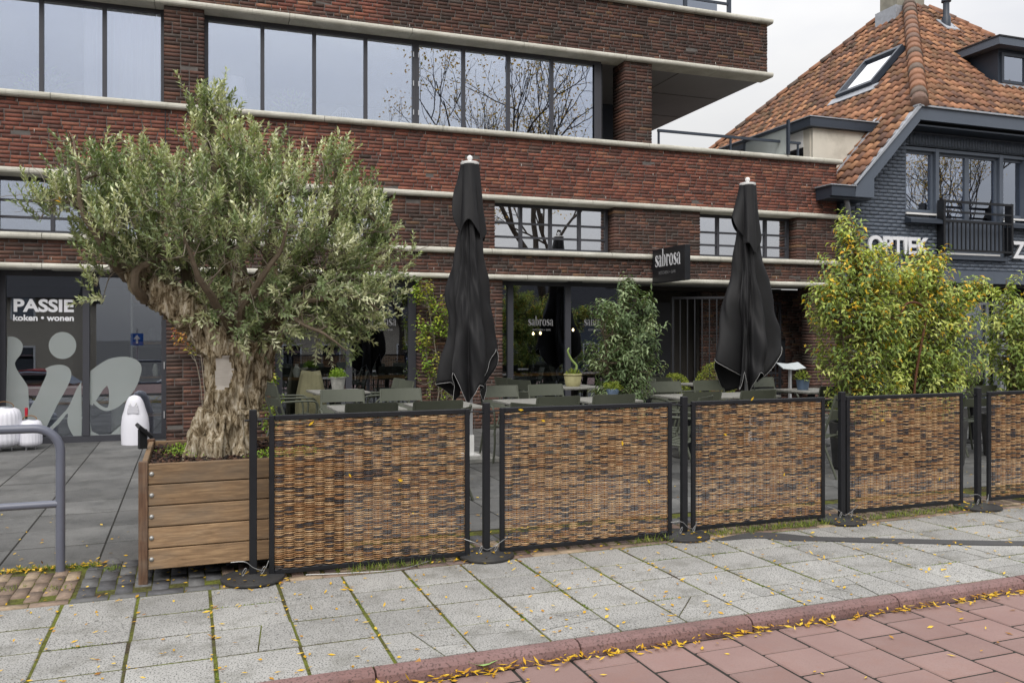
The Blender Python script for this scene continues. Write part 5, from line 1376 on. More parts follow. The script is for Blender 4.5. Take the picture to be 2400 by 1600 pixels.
shrub('prunus_shrub', 'tallest shrub with yellowing green leaves right of the right parasol', (7.02, 7.4, 0),
      [([(0, 0, .45), (-.03, 0, 1.0), (-.1, .02, 1.6), (-.12, 0, 2.2), (-.2, 0, 2.75)], .028, .006), ([(.05, .05, .45), (.2, .1, 1.0), (.3, .1, 1.6)], .014, .005), ([(-.05, 0, .45), (-.25, -.05, 1.0), (-.4, -.05, 1.6)], .014, .005)],
      [(-.22, 0, 2.55, .14, .16, .28, 1.3), (-.15, 0, 2.15, .36, .36, .28, 4), (-.25, 0, 1.75, .5, .42, .3, 6), (.1, 0, 1.6, .42, .42, .32, 5), (-.1, 0, 1.25, .52, .45, .35, 6), (0, 0, .9, .46, .42, .25, 4), (-.5, 0, 1.95, .18, .2, .16, 1.2), (-.05, 0, .65, .36, .36, .15, 2), (.35, 0, 2.0, .3, .3, .22, 2.5), (.1, 0, 2.3, .25, .25, .18, 1.5)],
      780, YG, (.055, .085), (.022, .034), shoot=(.16, .3), nl=(9, 15), pot=pot_big, yellow=.07, ypal=YY, bend=.45, group='yellowing shrubs behind the screens')
shrub('prunus_shrub', 'second yellowing green shrub, just left of the curved iron rod', (7.98, 7.4, 0),
      [([(0, 0, .45), (.02, 0, 1.0), (0, .02, 1.6), (-.05, 0, 2.2), (-.04, 0, 2.5)], .026, .006), ([(.05, .05, .45), (.25, .1, 1.0), (.45, .1, 1.6), (.6, .1, 2.0)], .014, .005), ([(-.05, 0, .45), (-.25, -.05, 1.0), (-.35, -.05, 1.6)], .014, .005)],
      [(-.05, 0, 2.3, .2, .22, .26, 2), (-.1, 0, 2.0, .4, .36, .25, 4), (.3, 0, 1.8, .42, .36, .26, 4), (.0, 0, 1.5, .5, .42, .3, 5), (-.2, 0, 1.1, .45, .42, .35, 4.5), (.25, 0, 1.15, .4, .4, .3, 3), (0, 0, .75, .42, .4, .2, 3), (.65, 0, 2.0, .15, .18, .12, .8), (-.4, 0, 1.7, .3, .3, .3, 3), (-.35, 0, 2.15, .25, .28, .2, 1.8), (-.45, 0, 1.2, .25, .3, .3, 2)],
      740, YG, (.055, .085), (.022, .034), shoot=(.16, .3), nl=(9, 15), pot=pot_big, yellow=.07, ypal=YY, bend=.45, group='yellowing shrubs behind the screens')
shrub('prunus_shrub', 'yellowing shrub at the right edge of the picture', (9.45, 7.5, 0),
      [([(0, 0, .45), (-.02, 0, 1.0), (-.1, .02, 1.5), (-.15, 0, 2.15)], .022, .006), ([(.05, .05, .45), (.2, .1, 1.0), (.35, .1, 1.7)], .014, .005)],
      [(-.15, 0, 2.0, .14, .18, .22, 1.2), (-.1, 0, 1.65, .3, .3, .25, 3), (.3, 0, 1.6, .3, .3, .25, 3), (0, 0, 1.2, .42, .4, .3, 4), (.1, 0, .85, .42, .4, .25, 3)],
      330, YG, (.055, .085), (.024, .036), shoot=(.16, .28), nl=(9, 14), pot=pot_big, yellow=.03, ypal=YY, bend=.45, group='yellowing shrubs behind the screens')
DG = [s2l(c) for c in (0x6f835c, 0x82946c, 0x5b6e48, 0x95a47c, 0x4d5f3e)]
shrub('laurel_shrub', 'dark glossy green shrub between the parasols', (5.15, 9.55, 0),
      [([(0, 0, .3), (.02, 0, .9), (.03, .02, 1.5), (.0, 0, 2.1)], .02, .006), ([(.05, .05, .3), (.2, .1, .9), (.3, .1, 1.6)], .012, .005), ([(-.05, 0, .3), (-.2, -.05, .9), (-.3, -.05, 1.5)], .012, .005)],
      [(.08, 0, 2.0, .16, .18, .22, 1.2), (.3, 0, 1.85, .16, .18, .2, 1), (-.1, 0, 1.7, .34, .34, .25, 3), (.2, 0, 1.5, .38, .34, .25, 3), (-.15, 0, 1.2, .38, .36, .3, 4), (.15, 0, 1.1, .4, .36, .3, 4), (0, 0, .75, .36, .34, .25, 3), (.05, 0, .5, .3, .3, .18, 1.5)],
      430, DG, (.06, .1), (.02, .03), shoot=(.12, .24), nl=(10, 16), droop=.45, pot=([(.22, 0), (.28, .35), (.28, .37), (.24, .37), (.23, .33)], 'rubber'), bend=.3)
def ball(loc, r, label):
    root = empty('box_ball', loc, 0, label, 'shrub', 'clipped box balls')
    n = 2200; d = rand_dirs(n); P = d * r * rng.uniform(.82, 1.03, (n, 1)) + [0, 0, .42 + r * .8]
    V, F = leaves_np(P, unit(d + rng.normal(0, .5, (n, 3))), unit(d + rng.normal(0, .6, (n, 3))), rng.uniform(.02, .035, n), rng.uniform(.014, .02, n))
    C = np.array([s2l(0x7d8a34), s2l(0x98a440), s2l(0x5f6d2a), s2l(0xa3a84c)])[rng.integers(0, 4, n)]; ob('crown', mesh_np('crown', V, F, M['leaf'], np.repeat(C, 5, 0)), root)
    MB().lathe([(.14, 0), (.2, .4), (.2, .44), (.17, .44), (.16, .4)], 20).build('pot', M['rubber'], root, True)
    V, F, _ = merge([tube_np([(0, 0, .4), (0, .01, .6), (.0, 0, .8)], .02, 6)]); ob('stem', mesh_np('stem', V, F, M['branch']), root)
ball(tuple(LW(9.75, -.65, 0)), .24, 'clipped box ball nearest the dark green shrub'); ball(tuple(LW(10.6, -.55, 0)), .33, 'clipped box ball in front of the folded gate')
CG = [s2l(c) for c in (0x86a23a, 0x9fb648, 0x6c8a30, 0xb0b04a)]
p0 = LW(5.85, -.18, 0)
shrub('climbing_plant', 'light green climber on the brick pier left of the left parasol', p0,
      [([(0, 0, 0), (.05, 0, .7), (-.02, 0, 1.4), (-.15, 0, 2.2)], .01, .004), ([(.05, 0, 0), (.12, 0, .8), (.2, 0, 1.5), (.25, 0, 2.0)], .009, .003), ([(-.05, 0, 0), (-.1, 0, .9), (-.2, 0, 1.5)], .008, .003), ([(.08, 0, 0), (.2, 0, .6), (.32, 0, 1.3)], .008, .003)],
      [(-.2, 0, 2.1, .16, .09, .2, 2), (.1, 0, 1.85, .28, .09, .22, 3), (-.15, 0, 1.5, .2, .09, .3, 2.5), (.2, 0, 1.6, .2, .09, .2, 2), (-.1, 0, 1.0, .22, .09, .3, 1.5), (.1, 0, .6, .25, .1, .25, 1)], 150, CG, (.05, .08), (.03, .045), cat='climber', shoot=(.1, .2), nl=(5, 9), droop=.1, stem_mat='twig', group='climbers on the piers')
p0 = LW(3.42, -.2, 0)
shrub('climbing_plant', 'light green climber behind the right side of the olive trunk', p0, [([(0, 0, 0), (.03, 0, .5), (-.02, 0, 1.2)], .008, .003)],
      [(0, 0, .9, .12, .09, .25, 2), (.02, 0, .5, .14, .09, .25, 2), (0, 0, .2, .14, .09, .15, 1)], 46, CG, (.05, .08), (.03, .045), cat='climber', shoot=(.08, .16), nl=(5, 8), droop=.3, stem_mat='twig', group='climbers on the piers')
p0 = LW(2.55, -.25, 0)
shrub('climbing_plant', 'reddish yellow climber behind the left side of the olive trunk', p0, [([(0, 0, 0), (-.03, 0, .9), (-.15, 0, 1.5), (-.45, 0, 1.95)], .008, .003), ([(0, 0, 0), (-.1, 0, 1.0), (-.3, 0, 1.5)], .007, .003)],
      [(-.35, 0, 1.8, .2, .08, .14, 2), (-.3, 0, 1.5, .18, .08, .12, 2), (-.15, 0, 1.3, .15, .08, .15, 1)], 42, [s2l(0xa8a045), s2l(0xb5604a), s2l(0xc08a4a), s2l(0x8f9a3c)], (.045, .07), (.025, .04), cat='climber', shoot=(.08, .16), nl=(4, 7), droop=.2, stem_mat='twig', group='climbers on the piers')
# curved iron rod among the shrubs
q0 = onY(2095 * 1.0, 938, 7.1)
pts = [onY(x, y, 7.15) for x, y in ((2143, 918), (2155, 830), (2168, 760), (2168, 728), (2150, 710), (2125, 712), (2112, 735), (2098, 748), (2088, 744))]
rod = tag(MB().tube(spline([(pts[0][0] - .05, 7.15, .01)] + pts, 50), .013, 8).build('iron_rod', M['rust'], None, True), 'rusty iron rod curved like a crook among the yellowing shrubs', 'rod')
# ------------------------------------------------------------------ hanging sign
sg_ = empty('hanging_sign', LW(9.69, 0, 2.63), FT, 'black hanging sign with white sabrosa lettering on the brick front', 'sign')
MB().box(-.05, .05, -1.14, -.1, -.28, .28, .005).build('panel', M['black_metal'], sg_)
MB().box(-.02, .02, -.099, .02, -.03, .03).build('bracket', M['black_metal'], sg_)
me = sabrosa_mesh(.82, M['letter'])
so2 = ob('lettering', me, sg_, (-.053, -.2, -.02), (0, 0, R(-90)))
me2 = text_mesh('KITCHEN + BAR', .075, M['letter_grey'], 0, .0005); ob('lettering', me2, sg_, (-.053, -.32, -.15), (R(90), 0, R(-90)))
# ------------------------------------------------------------------ gate, stacked furniture, menu stand
gt = empty('folding_gate', LW(10.3, .35, 0), FT + R(-32), 'black barred metal gate folded open left of the right parasol', 'gate', 'entrance gates')
def gate(root, w_, z0, z1, nb):
    for x in (0, w_): MB().box(x - .02, x + .02, -.02, .02, z0, z1).build('stile', M['frame_dark'], root)
    for z in (z0 + .02, z1 - .02): MB().box(.02, w_ - .02, -.015, .015, z - .02, z + .02).build('rail', M['frame_dark'], root)
    b = MB().box(-.01, .01, -.01, .01, z0 + .04, z1 - .04).mesh('bar', M['frame_dark'])
    for x in np.linspace(0, w_, nb + 2)[1:-1]: ob('bar', b, root, (x, 0, 0))
gate(gt, 1.0, .1, 2.15, 7)
MB().box(1.0, 1.02, -.06, -.02, .75, 1.05).build('lock_plate', M['light_steel'], gt)
g2 = empty('folding_gate', LW(11.9, .4, 0), FT + R(15), 'black barred metal gate behind the right side of the right parasol', 'gate', 'entrance gates'); gate(g2, .9, .1, 2.1, 6)
mbx = empty('wall_cabinet', LW(12.75, .95, 1.0), FT, 'black metal cabinet on the brick wall left of the tall yellowing shrub', 'cabinet')
MB().box(-.25, .3, -.12, .12, -.05, .38, .01).build('body', M['black_metal'], mbx); MB().box(-.22, .27, -.135, -.121, -.02, .35).build('door', M['frame_dark'], mbx)
for k, (x, lab) in enumerate(((9.85, 'black stacked chairs in the entrance behind the dark green shrub'), (12.05, 'black stacked slatted chairs right of the right parasol'))):
    stc = empty('chair_stack', LW(x, .25, 0), FT + R(10 * k), lab, 'chairs', 'stacked chairs at the entrance')
    for j in range(5):
        MB().box(-.24, .24, -.22, .2, .42 + j * .09, .44 + j * .09).box(-.24, .24, .2, .225, .60 + j * .09, .80 + j * .09).build('stacked_seat', M['black_metal'], stc)
    for sx in (-.22, .22):
        for sy in (-.2, .2): MB().box(sx - .012, sx + .012, sy - .012, sy + .012, 0, .419 if sy < 0 else .599).build('leg', M['black_metal'], stc)
mn = empty('menu_stand', (8.35, 10.3, 0), R(10), 'menu stand with an open white menu right of the right parasol', 'menu stand')
MB().lathe([(.17, 0), (.17, .015), (.02, .03)], 20).build('base', M['light_steel'], mn, True); MB().box(-.02, .02, -.015, .015, .03, .99).build('pole', M['light_steel'], mn)
for s_ in (-1, 1): MB().box(-.12, .12, -.085, .085, -.004, .004).build('menu_page', M['paper'], mn, False, (s_ * .118, -.02, 1.02), (R(30), R(-s_ * 5), 0))
# ------------------------------------------------------------------ shop front objects
def lantern(x, y, r, h, label):
    root = empty('garden_lantern', (x, y, 0), 0, label, 'lantern', 'white lanterns by the shop window')
    n, V = 96, []; prof = [(.45, .10), (.8, .135), (.98, .2), (1, .3), (1, .75), (.97, .86), (.85, .95), (.6, 1.0)]
    prof = [(a * r, b * h) for a, b in prof]
    for (q, z) in prof:
        for i in range(n):
            rr = q * (1 + (.012 if i % 4 < 2 else -.012)); a = 2 * math.pi * i / n; V.append((rr * math.cos(a), rr * math.sin(a), z))
    F = [(k * n + i, k * n + (i + 1) % n, (k + 1) * n + (i + 1) % n, (k + 1) * n + i) for k in range(len(prof) - 1) for i in range(n)] + [tuple(range(n)), tuple((len(prof) - 1) * n + i for i in range(n))]
    MB().add(V, F).build('shade', M['lantern'], root, True)
    for a in (0, 2.1, 4.2): MB().tube([(r * .45 * math.cos(a), r * .45 * math.sin(a), 0), (r * .45 * math.cos(a), r * .45 * math.sin(a), h * .11)], .008, 6).build('foot', M['light_steel'], root)
    MB().lathe([(r * .55, h), (r * .5, h * 1.03)], 20).build('cap', M['zinc'], root, True)
    a = np.linspace(0, math.pi, 15); MB().tube(np.stack([r * .55 * np.cos(a), 0 * a, h * 1.02 + r * .35 * np.sin(a)], 1), .006, 6).build('handle', M['oak'], root, True)
q = onZ(25, 1046, 0); lantern(q[0], q[1] - .45, .20, .55, 'larger white ribbed lantern by the shop window'); q = onZ(77, 1046, 0); lantern(q[0] + .01, q[1] - .3, .145, .38, 'smaller white ribbed lantern by the shop window')
q = onZ(318, 1038, 0)
shk = empty('shark_cooler', (q[0], q[1] - .1, 0), R(-10), 'white shark head sculpture standing by the shop door', 'sculpture')
n, V = 40, []
for k, (r_, z, yo) in enumerate(((.175, 0, 0), (.18, .12, 0), (.178, .28, 0), (.165, .38, -.005), (.14, .46, -.01), (.12, .54, -.02), (.10, .60, -.03), (.07, .645, -.035), (.03, .665, -.04), (.004, .668, -.04))):
    for i in range(n): a = 2 * math.pi * i / n; V.append((r_ * math.cos(a), r_ * .85 * math.sin(a) + yo, z))
F = [(k * n + i, k * n + (i + 1) % n, (k + 1) * n + (i + 1) % n, (k + 1) * n + i) for k in range(9) for i in range(n)] + [tuple(range(n))]
MB().add(V, F).build('body', M['lantern'], shk, True)
a = np.linspace(.15, math.pi - .15, 20)
V = [(.075 * math.cos(t), -.16 + .04 * math.sin(t) * 0 + .0, .40 + .20 * math.sin(t)) for t in a]
mo = MB(); f0 = [(x, -.13 - .02 + (z - .4) * .22, z) for x, _, z in V]; f0b = [(x * .9, y + .08, z) for x, y, z in f0]; nn = len(f0)
mo.add(f0 + f0b, [tuple(range(nn))] + [(i, i + 1, nn + i + 1, nn + i) for i in range(nn - 1)]); mo.build('mouth', plain('shark_mouth', (.42, .42, .46), .5, .05, 4), shk)
th_ = MB()
for i in range(2, nn - 2, 2):
    x, y, z = f0[i]; cx_, cz_ = 0, .46; dx, dz = (cx_ - x) * .3, (cz_ - z) * .3
    th_.add([(x - .008, y - .006, z), (x + .008, y - .006, z + .002), (x + dx, y - .012, z + dz), (x, y + .01, z)], [(0, 1, 2), (1, 3, 2), (3, 0, 2), (0, 3, 1)])
tag(th_.build('teeth', M['white'], shk), kind='stuff')
for k in range(4): MB().tube([(.172, -.05 - .0, .06 + k * .035), (.16, -.09, .07 + k * .035), (.13, -.125, .075 + k * .035)], .006, 6).build('gill', M['zinc'], shk)
# bicycle stand hoop
b0 = onZ(505 / 3.564, 980 + 1272 / 3.564, 0); by = b0[1]; bx = b0[0]
hp = empty('bicycle_stand', (bx, by, 0), R(0), 'grey tubular bicycle stand at the left edge', 'bicycle stand')
tz = .905; rr = .15
arc = [(-rr + rr * math.cos(t), 0, tz - rr + rr * math.sin(t)) for t in np.linspace(0, math.pi / 2, 10)]
arcL = [(-1.05 + rr - rr * math.sin(t), 0, tz - rr + rr * math.cos(t)) for t in np.linspace(0, math.pi / 2, 10)]
MB().tube([(0, 0, -.05), (0, 0, .3), (0, 0, .6)] + arc + [(-.5, 0, tz)] + arcL + [(-1.05, 0, .4), (-1.05, 0, -.05)], .0275, 18).build('hoop', M['grey_steel'], hp, True)
MB().tube([(-.012, 0, .425), (-.5, 0, .425), (-1.04, 0, .425)], .024, 16).build('crossbar', M['grey_steel'], hp, True)
# ------------------------------------------------------------------ interiors
def shop():
    s_ = empty('display_shelf', LW(1.75, .75, 0), FT, 'pipe-framed shelf with oak boards inside the shop window by the door', 'shelf')
    for x in (-.22, .22):
        MB().tube([(x, 0, .02), (x, 0, 2.3)], .02, 8).build('pipe', M['light_steel'], s_, True)
    for z in (.3, .85, 1.35, 1.95):
        MB().box(-.2, .25, -.14, .14, z, z + .03).build('board', M['oak'], s_)
        MB().tube([(-.22, 0, z - .03), (.25, 0, z - .03)], .016, 8).build('crosspipe', M['light_steel'], s_)
    for k, (x, z, r, h) in enumerate(((-.05, .88, .07, .14), (.1, .88, .05, .18), (.05, 1.38, .06, .2), (-.1, 1.98, .08, .12))):
        tag(MB().lathe([(r * .7, 0), (r, h * .5), (r * .5, h)], 16).build('vase', M['white'] if k % 2 else M['frame_dark'], None, True, LW(1.75 + x, .75, z)), ('dark vase low on the pipe shelf', 'white vase low on the pipe shelf', 'dark vase on the third board of the pipe shelf', 'white vase on the top board of the pipe shelf')[k], 'vase')
    w_ = empty('display_table', LW(.55, .9, 0), FT, 'low pipe-framed oak display table behind the frosted shop window', 'table')
    MB().box(-.5, .45, -.25, .25, .78, .82).build('top', M['oak'], w_)
    for x in (-.45, .4): MB().tube([(x, -.2, .02), (x, -.2, .78)], .02, 8).build('leg', M['light_steel'], w_, True)
    MB().tube([(-.45, -.2, .30), (.4, -.2, .30)], .016, 8).build('crosspipe', M['light_steel'], w_)
    MB().tube([(-.45, -.24, .74), (.4, -.24, .74)], .016, 8).build('crosspipe', M['light_steel'], w_)
    t_ = empty('water_tank_display', LW(1.42, .75, 0), FT, 'tall white cylinder display with a grey top in the shop window', 'display')
    MB().lathe([(.16, .02), (.16, .78)], 24).build('cylinder', M['white'], t_, True); MB().lathe([(.13, .781), (.13, 1.02)], 24).build('upper_cylinder', M['interior_pale'], t_, True)
    b_ = empty('wine_bottle', LW(.31, -.02, 0), FT, 'dark wine bottle with a red neck beside the smaller lantern', 'bottle')
    MB().lathe([(.04, 0), (.04, .3), (.015, .38), (.015, .42)], 16).build('body', M['bottle'], b_, True); MB().lathe([(.017, .40), (.02, .5), (.018, .52)], 12).build('neck_foil', M['red'], b_, True)
shop()
ld = empty('window_ledge', LW(6.5, .55, 0), FT, 'oak bar ledge behind the restaurant windows', 'ledge')
MB().box(-2.9, -.9, -.17, .17, .80, .84).build('board', M['oak'], ld); MB().box(.55, 2.7, -.17, .17, .80, .84).build('board', M['oak'], ld)
for x in (-2.8, -1.0, .65, 2.6): MB().box(x - .03, x + .03, -.1, .1, .02, .80).build('leg', M['black_metal'], ld)
for k, (px_, py_, lab) in enumerate(((1150 + 460 / 4.612, 640 + 655 / 4.612, 'left of two glowing pendant bulbs in the restaurant window'), (1150 + 537 / 4.612, 640 + 650 / 4.612, 'right of two glowing pendant bulbs in the restaurant window'), (1150 + 890 / 4.612, 640 + 615 / 4.612, 'glowing pendant bulb right of the window mullion'))):
    q = onF(px_, py_, 1.6); b_ = empty('pendant_lamp', LW(*q), FT, lab, 'lamp', 'pendant bulbs')
    MB().lathe([(.004, -.022), (.016, -.014), (.019, 0), (.013, .018), (.008, .03)], 12).build('bulb', M['bulb'], b_, True); MB().tube([(0, 0, .05), (0, 0, 2.33 - q[2])], .004, 5).build('cord', M['black_metal'], b_)
v_ = tag(MB().lathe([(.04, 0), (.06, .1), (.025, .17), (.03, .2)], 16).build('white_vase', M['white'], None, True, LW(3.85, .5, .84)), 'white vase on the restaurant window ledge', 'vase')
# apartment
cur = MB(); xs_ = np.linspace(.95, 1.93, 140); V = []
for z in (4.75, 6.05):
    for x in xs_: V.append((x, .345 + .028 * math.sin(x * 55) + .012 * math.sin(x * 31 + 1), z))
nn = len(xs_); cur.add(V, [(i, i + 1, nn + i + 1, nn + i) for i in range(nn - 1)])
co_ = cur.build('window_curtain', M['curtain'], None, True, FO, (0, 0, FT)); tag(co_, 'white pleated curtain in the top left window', 'curtain')
fl_ = empty('standing_lamp', LW(2.95, .8, 4.72), FT, 'white tripod lamp with drum shade in the left end of the upper window', 'lamp')
MB().lathe([(.20, .36), (.16, .66)], 28).build('shade', M['lampshade'], fl_, True)
for a in (0, 2.1, 4.2): MB().tube([(.02 * math.cos(a), .02 * math.sin(a), .4), (.1 * math.cos(a), .1 * math.sin(a), 0)], .012, 6).build('leg', M['white'], fl_)
def basket(x, z, h, prof, label, mat, nb=26):
    b_ = empty('wire_lantern', LW(x, .55, z), FT, label, 'basket', 'wire lanterns in the upper window')
    parts = []
    for i in range(nb):
        a = 2 * math.pi * i / nb; parts.append(tube_np(spline([(r * math.cos(a), r * math.sin(a), t * h) for r, t in prof], 14), .005, 4))
    for r, t in prof:
        a = np.linspace(0, 2 * math.pi, 25); parts.append(tube_np(np.stack([r * np.cos(a), r * np.sin(a), 0 * a + t * h], 1), .005, 4))
    V, F, _ = merge(parts); ob('wire_body', mesh_np('wire_body', V, F, M[mat], None, True), b_)
basket(6.6, 4.73, .95, [(.18, 0), (.2, .1), (.17, .25), (.1, .5), (.06, .75), (.05, 1)], 'tall rattan bottle basket in the upper window', 'rattan')
basket(4.55, 4.73, .28, [(.16, 0), (.17, .4), (.16, .6), (.05, 1)], 'low white wire lantern in the upper window', 'white')
basket(7.45, 4.73, .16, [(.16, 0), (.17, .5), (.16, 1)], 'low pale wire bowl at the right of the upper window', 'white', 18)
def houseplant(x, y, z, label, n=260, r=.35, h=.45):
    p_ = empty('house_plant', LW(x, y, z), FT, label, 'plant', 'plants in the apartment windows')
    V, F, C = tuft(n, r, h, (.08, .14), (.03, .05), [s2l(0x7f9a5a), s2l(0x93aa6a)], .1, .3); ob('foliage', mesh_np('foliage', V, F, M['leaf'], C), p_); MB().lathe([(.09, 0), (.12, .14)], 16).build('pot', M['white'], p_, True)
houseplant(.4, .8, 4.72, 'leafy house plant in the top left window'); houseplant(3.85, .85, 4.72, 'feathery house plant right of the drum shade lamp'); 
# ------------------------------------------------------------------ across the street (seen in the window panes)
def street_tree(loc, h, seed, label, leafn, bare=True):
    r_ = np.random.default_rng(seed); root = empty('street_tree', loc, 0, label, 'tree', 'street trees mirrored in the windows')
    parts = []; tips = []
    def grow(p, d, l, r, lev):
        n = 6; pts = [p]; dd = d
        for i in range(n): dd = unit(dd + r_.normal(0, .10, 3) + np.array([0, 0, .05])); pts.append(pts[-1] + dd * l / n)
        parts.append(tube_np(np.array(pts), np.linspace(r, r * .62, n + 1), 6 if lev < 2 else 4))
        if lev >= 6: tips.append(pts[-1]); return
        for k in range(3 if lev < 5 else 2):
            nd = unit(dd + r_.normal(0, .42, 3) + np.array([0, 0, .1])); s0 = pts[r_.integers(3, n + 1)]
            grow(s0, nd, l * r_.uniform(.62, .82), r * .58, lev + 1)
    grow(np.zeros(3), np.array([0, 0, 1.]), h * .24, h * .0095, 0)
    V, F, _ = merge(parts); ob('trunk', mesh_np('trunk', V, F, M['dark_bark'], None, True), root)
    T = np.array(tips); i = r_.integers(0, len(T), leafn); P = T[i] + r_.normal(0, .28, (leafn, 3)); keep = r_.random(leafn) < np.clip(1.3 - P[:, 2] / h * .9, .08, 1); P = P[keep]; n = len(P)
    V, F = leaves_np(P, rand_dirs(n), rand_dirs(n), r_.uniform(.08, .14, n), r_.uniform(.05, .08, n)); C = np.array([s2l(0xb08a2a), s2l(0xa37a24), s2l(0xc39b35), s2l(0x8a7a2c)])[r_.integers(0, 4, n)]
    ob('crown', mesh_np('crown', V, F, M['leaf'], np.repeat(C, 5, 0)), root)
street_tree((12.0, -3.5, -.3), 21, 2, 'bare autumn tree mirrored in the right panes of the upper window', 3200)
street_tree((7.5, -9, -1.7), 17, 5, 'yellow autumn tree mirrored lower left of the bare tree', 5200)
street_tree((31.5, -5, -.5), 19, 9, 'autumn tree mirrored in the blue house windows', 2600)
def car(loc, rz, mat, label):
    root = empty('parked_car', loc, R(rz), label, 'car', 'parked cars mirrored in the shop windows')
    body = [(-2.1, .3), (-2.15, .6), (-2.0, .85), (-1.2, .92), (1.0, .95), (1.9, .85), (2.15, .65), (2.15, .3)]
    cab = [(-1.25, .92), (-.55, 1.38), (.1, 1.45), (.9, 1.4), (1.6, .95)]
    MB().prism(body, 1, -.85, .85).build('body', mat, root, bevel=.06); MB().prism([(x, z) for x, z in cab], 1, -.68, .68).build('cabin', M['glass_car'], root, bevel=.05)
    MB().prism([(-.5, 1.385), (.1, 1.455), (.9, 1.405), (.9, 1.43), (.1, 1.48), (-.5, 1.41)], 1, -.69, .69).build('roof_panel', mat, root)
    for x in (-1.35, 1.35):
        for s_ in (-1, 1): wl = MB().lathe([(.32, -.1), (.32, .1)], 20).build('wheel', M['tyre'], root, True, (x, s_ * .78, .32), (R(90), 0, 0)); MB().lathe([(.2, -.112), (.2, .112)], 14).build('rim', M['zinc'], wl, True)
    for s_ in (-1, 1): MB().box(2.12, 2.17, s_ * .6 - .15, s_ * .6 + .15, .62, .74).build('headlight', M['white'], root)
car((-6.0, -7.0, -1.2), 4, M['car_red'], 'red car mirrored in the shop window'); car((8.5, -8.0, -1.45), 0, M['car_silver'], 'silver car mirrored in the restaurant window'); car((14.5, -8.3, -1.5), 2, M['car_silver'], 'silver car mirrored right of the window mullion'); car((-1.5, -9.5, -1.7), 0, M['car_white'], 'white car mirrored behind the shop door')
def opp_house(x0, x1, y0, h, rh, mat, label, gz=-1.7):
    root = empty('opposite_house', ((x0 + x1) / 2, y0, gz), 0, label, 'house', 'houses mirrored in the windows')
    w_ = (x1 - x0) / 2; MB().box(-w_, w_, -8, 0, 0, h).build('wall', mat, root); MB().prism([(.5, h - .2), (-4, h + rh), (-8.5, h - .2)], 0, -w_ - .3, w_ + .3).build('roof', M['dark_roof'], root)
    for z in np.arange(1.2, h - 1, 2.7):
        for x in np.arange(-w_ + 1, w_ - .8, 2.2): wd_ = MB().box(x, x + 1.1, 0, .06, z, z + 1.4).build('window', M['white'], root); MB().box(x + .08, x + 1.02, .061, .07, z + .08, z + 1.32).build('pane', M['glass_car'], wd_)
opp_house(-24, -7, -22, 5.2, 3.0, M['render'], 'pale house with dark roof mirrored in the shop window'); opp_house(-2, 12, -24, 4.2, 3.4, M['render'], 'pale house mirrored left in the restaurant windows'); opp_house(14, 34, -23, 4.6, 3.6, M['painted_brick'], 'dark house mirrored right in the restaurant windows')
q = empty('one_way_sign', (-2.1, -2.0, -.95), R(180), 'blue one-way sign with white arrow mirrored in the shop window', 'sign')
MB().tube([(0, 0, 0), (0, 0, 2.6)], .03, 8).build('pole', M['light_steel'], q); MB().box(-.18, .18, -.05, -.035, 2.1, 2.46).build('plate', M['blue_sign'], q)
MB().prism([(-.03, 2.15), (.03, 2.15), (.03, 2.29), (.1, 2.29), (0, 2.42), (-.1, 2.29), (-.03, 2.29)], 1, -.056, -.051).build('arrow', M['white'], q)
# ------------------------------------------------------------------ fallen leaves, weeds
def fallen(P, nm, label, lo=.022, hi=.05):
    n = len(P); D = rand_dirs(n); D[:, 2] *= .12; D = unit(D); Nn = unit(rng.normal(0, .22, (n, 3)) + [0, 0, 1])
    V, F = leaves_np(P, D, Nn, rng.uniform(lo, hi, n), rng.uniform(.009, .018, n), -.1, .15)
    C = np.array([s2l(0xd8ae28), s2l(0xc99a22), s2l(0xe0bd45), s2l(0xb8862a), s2l(0x9a6a2c)])[rng.choice(5, n, p=[.35, .25, .25, .1, .05])] * .9
    tag(tag(ob(nm, mesh_np(nm, V, F, M['dry_leaf'], np.repeat(C, 5, 0))), label, 'leaves'), kind='stuff')
n = 900; x = rng.uniform(-.5, 9, n); fallen(np.stack([x, 3.712 - np.abs(rng.normal(0, .03, n)), -.062 + rng.uniform(0, .022, n)], 1), 'gutter_leaves', 'yellow leaves gathered in the gutter along the red kerb', .03, .065)
n = 620; fallen(np.stack([rng.uniform(-2.2, 8, n), rng.uniform(3.82, 5.3, n), np.full(n, .008)], 1), 'pavement_leaves', 'yellow leaves scattered on the grey pavement slabs', .015, .042)
n = 260; gx = .12 + .385 * rng.integers(-4, 20, n); fallen(np.stack([gx + rng.normal(0, .01, n), rng.uniform(3.82, 5.28, n), np.full(n, .006)], 1), 'joint_leaves', 'yellow leaves caught in the joints between pavement slabs')
n = 130; fallen(np.stack([rng.uniform(.3, 6, n), rng.uniform(2.4, 3.6, n), np.full(n, -.058)], 1), 'street_leaves', 'few yellow leaves on the pink street slabs', .02, .05)
n = 900; y_ = 5.32 + np.abs(rng.normal(0, 1.0, n)); fallen(np.stack([rng.uniform(-2.4, 9, n), np.minimum(y_, 9.5), np.full(n, .01)], 1), 'terrace_leaves', 'small yellow leaves on the dark terrace tiles', .018, .04)
n = 160; fallen(np.stack([rng.uniform(-1.4, -.5, n), 6.12 + rng.normal(0, .03, n), np.full(n, .012)], 1), 'clinker_leaves', 'yellow leaves along the edge of the clinker paving', .025, .05)
bp = np.array([(.372, 5.40), (1.876, 5.40), (3.42, 5.40), (4.883, 5.40), (6.355, 5.40)])
P = []
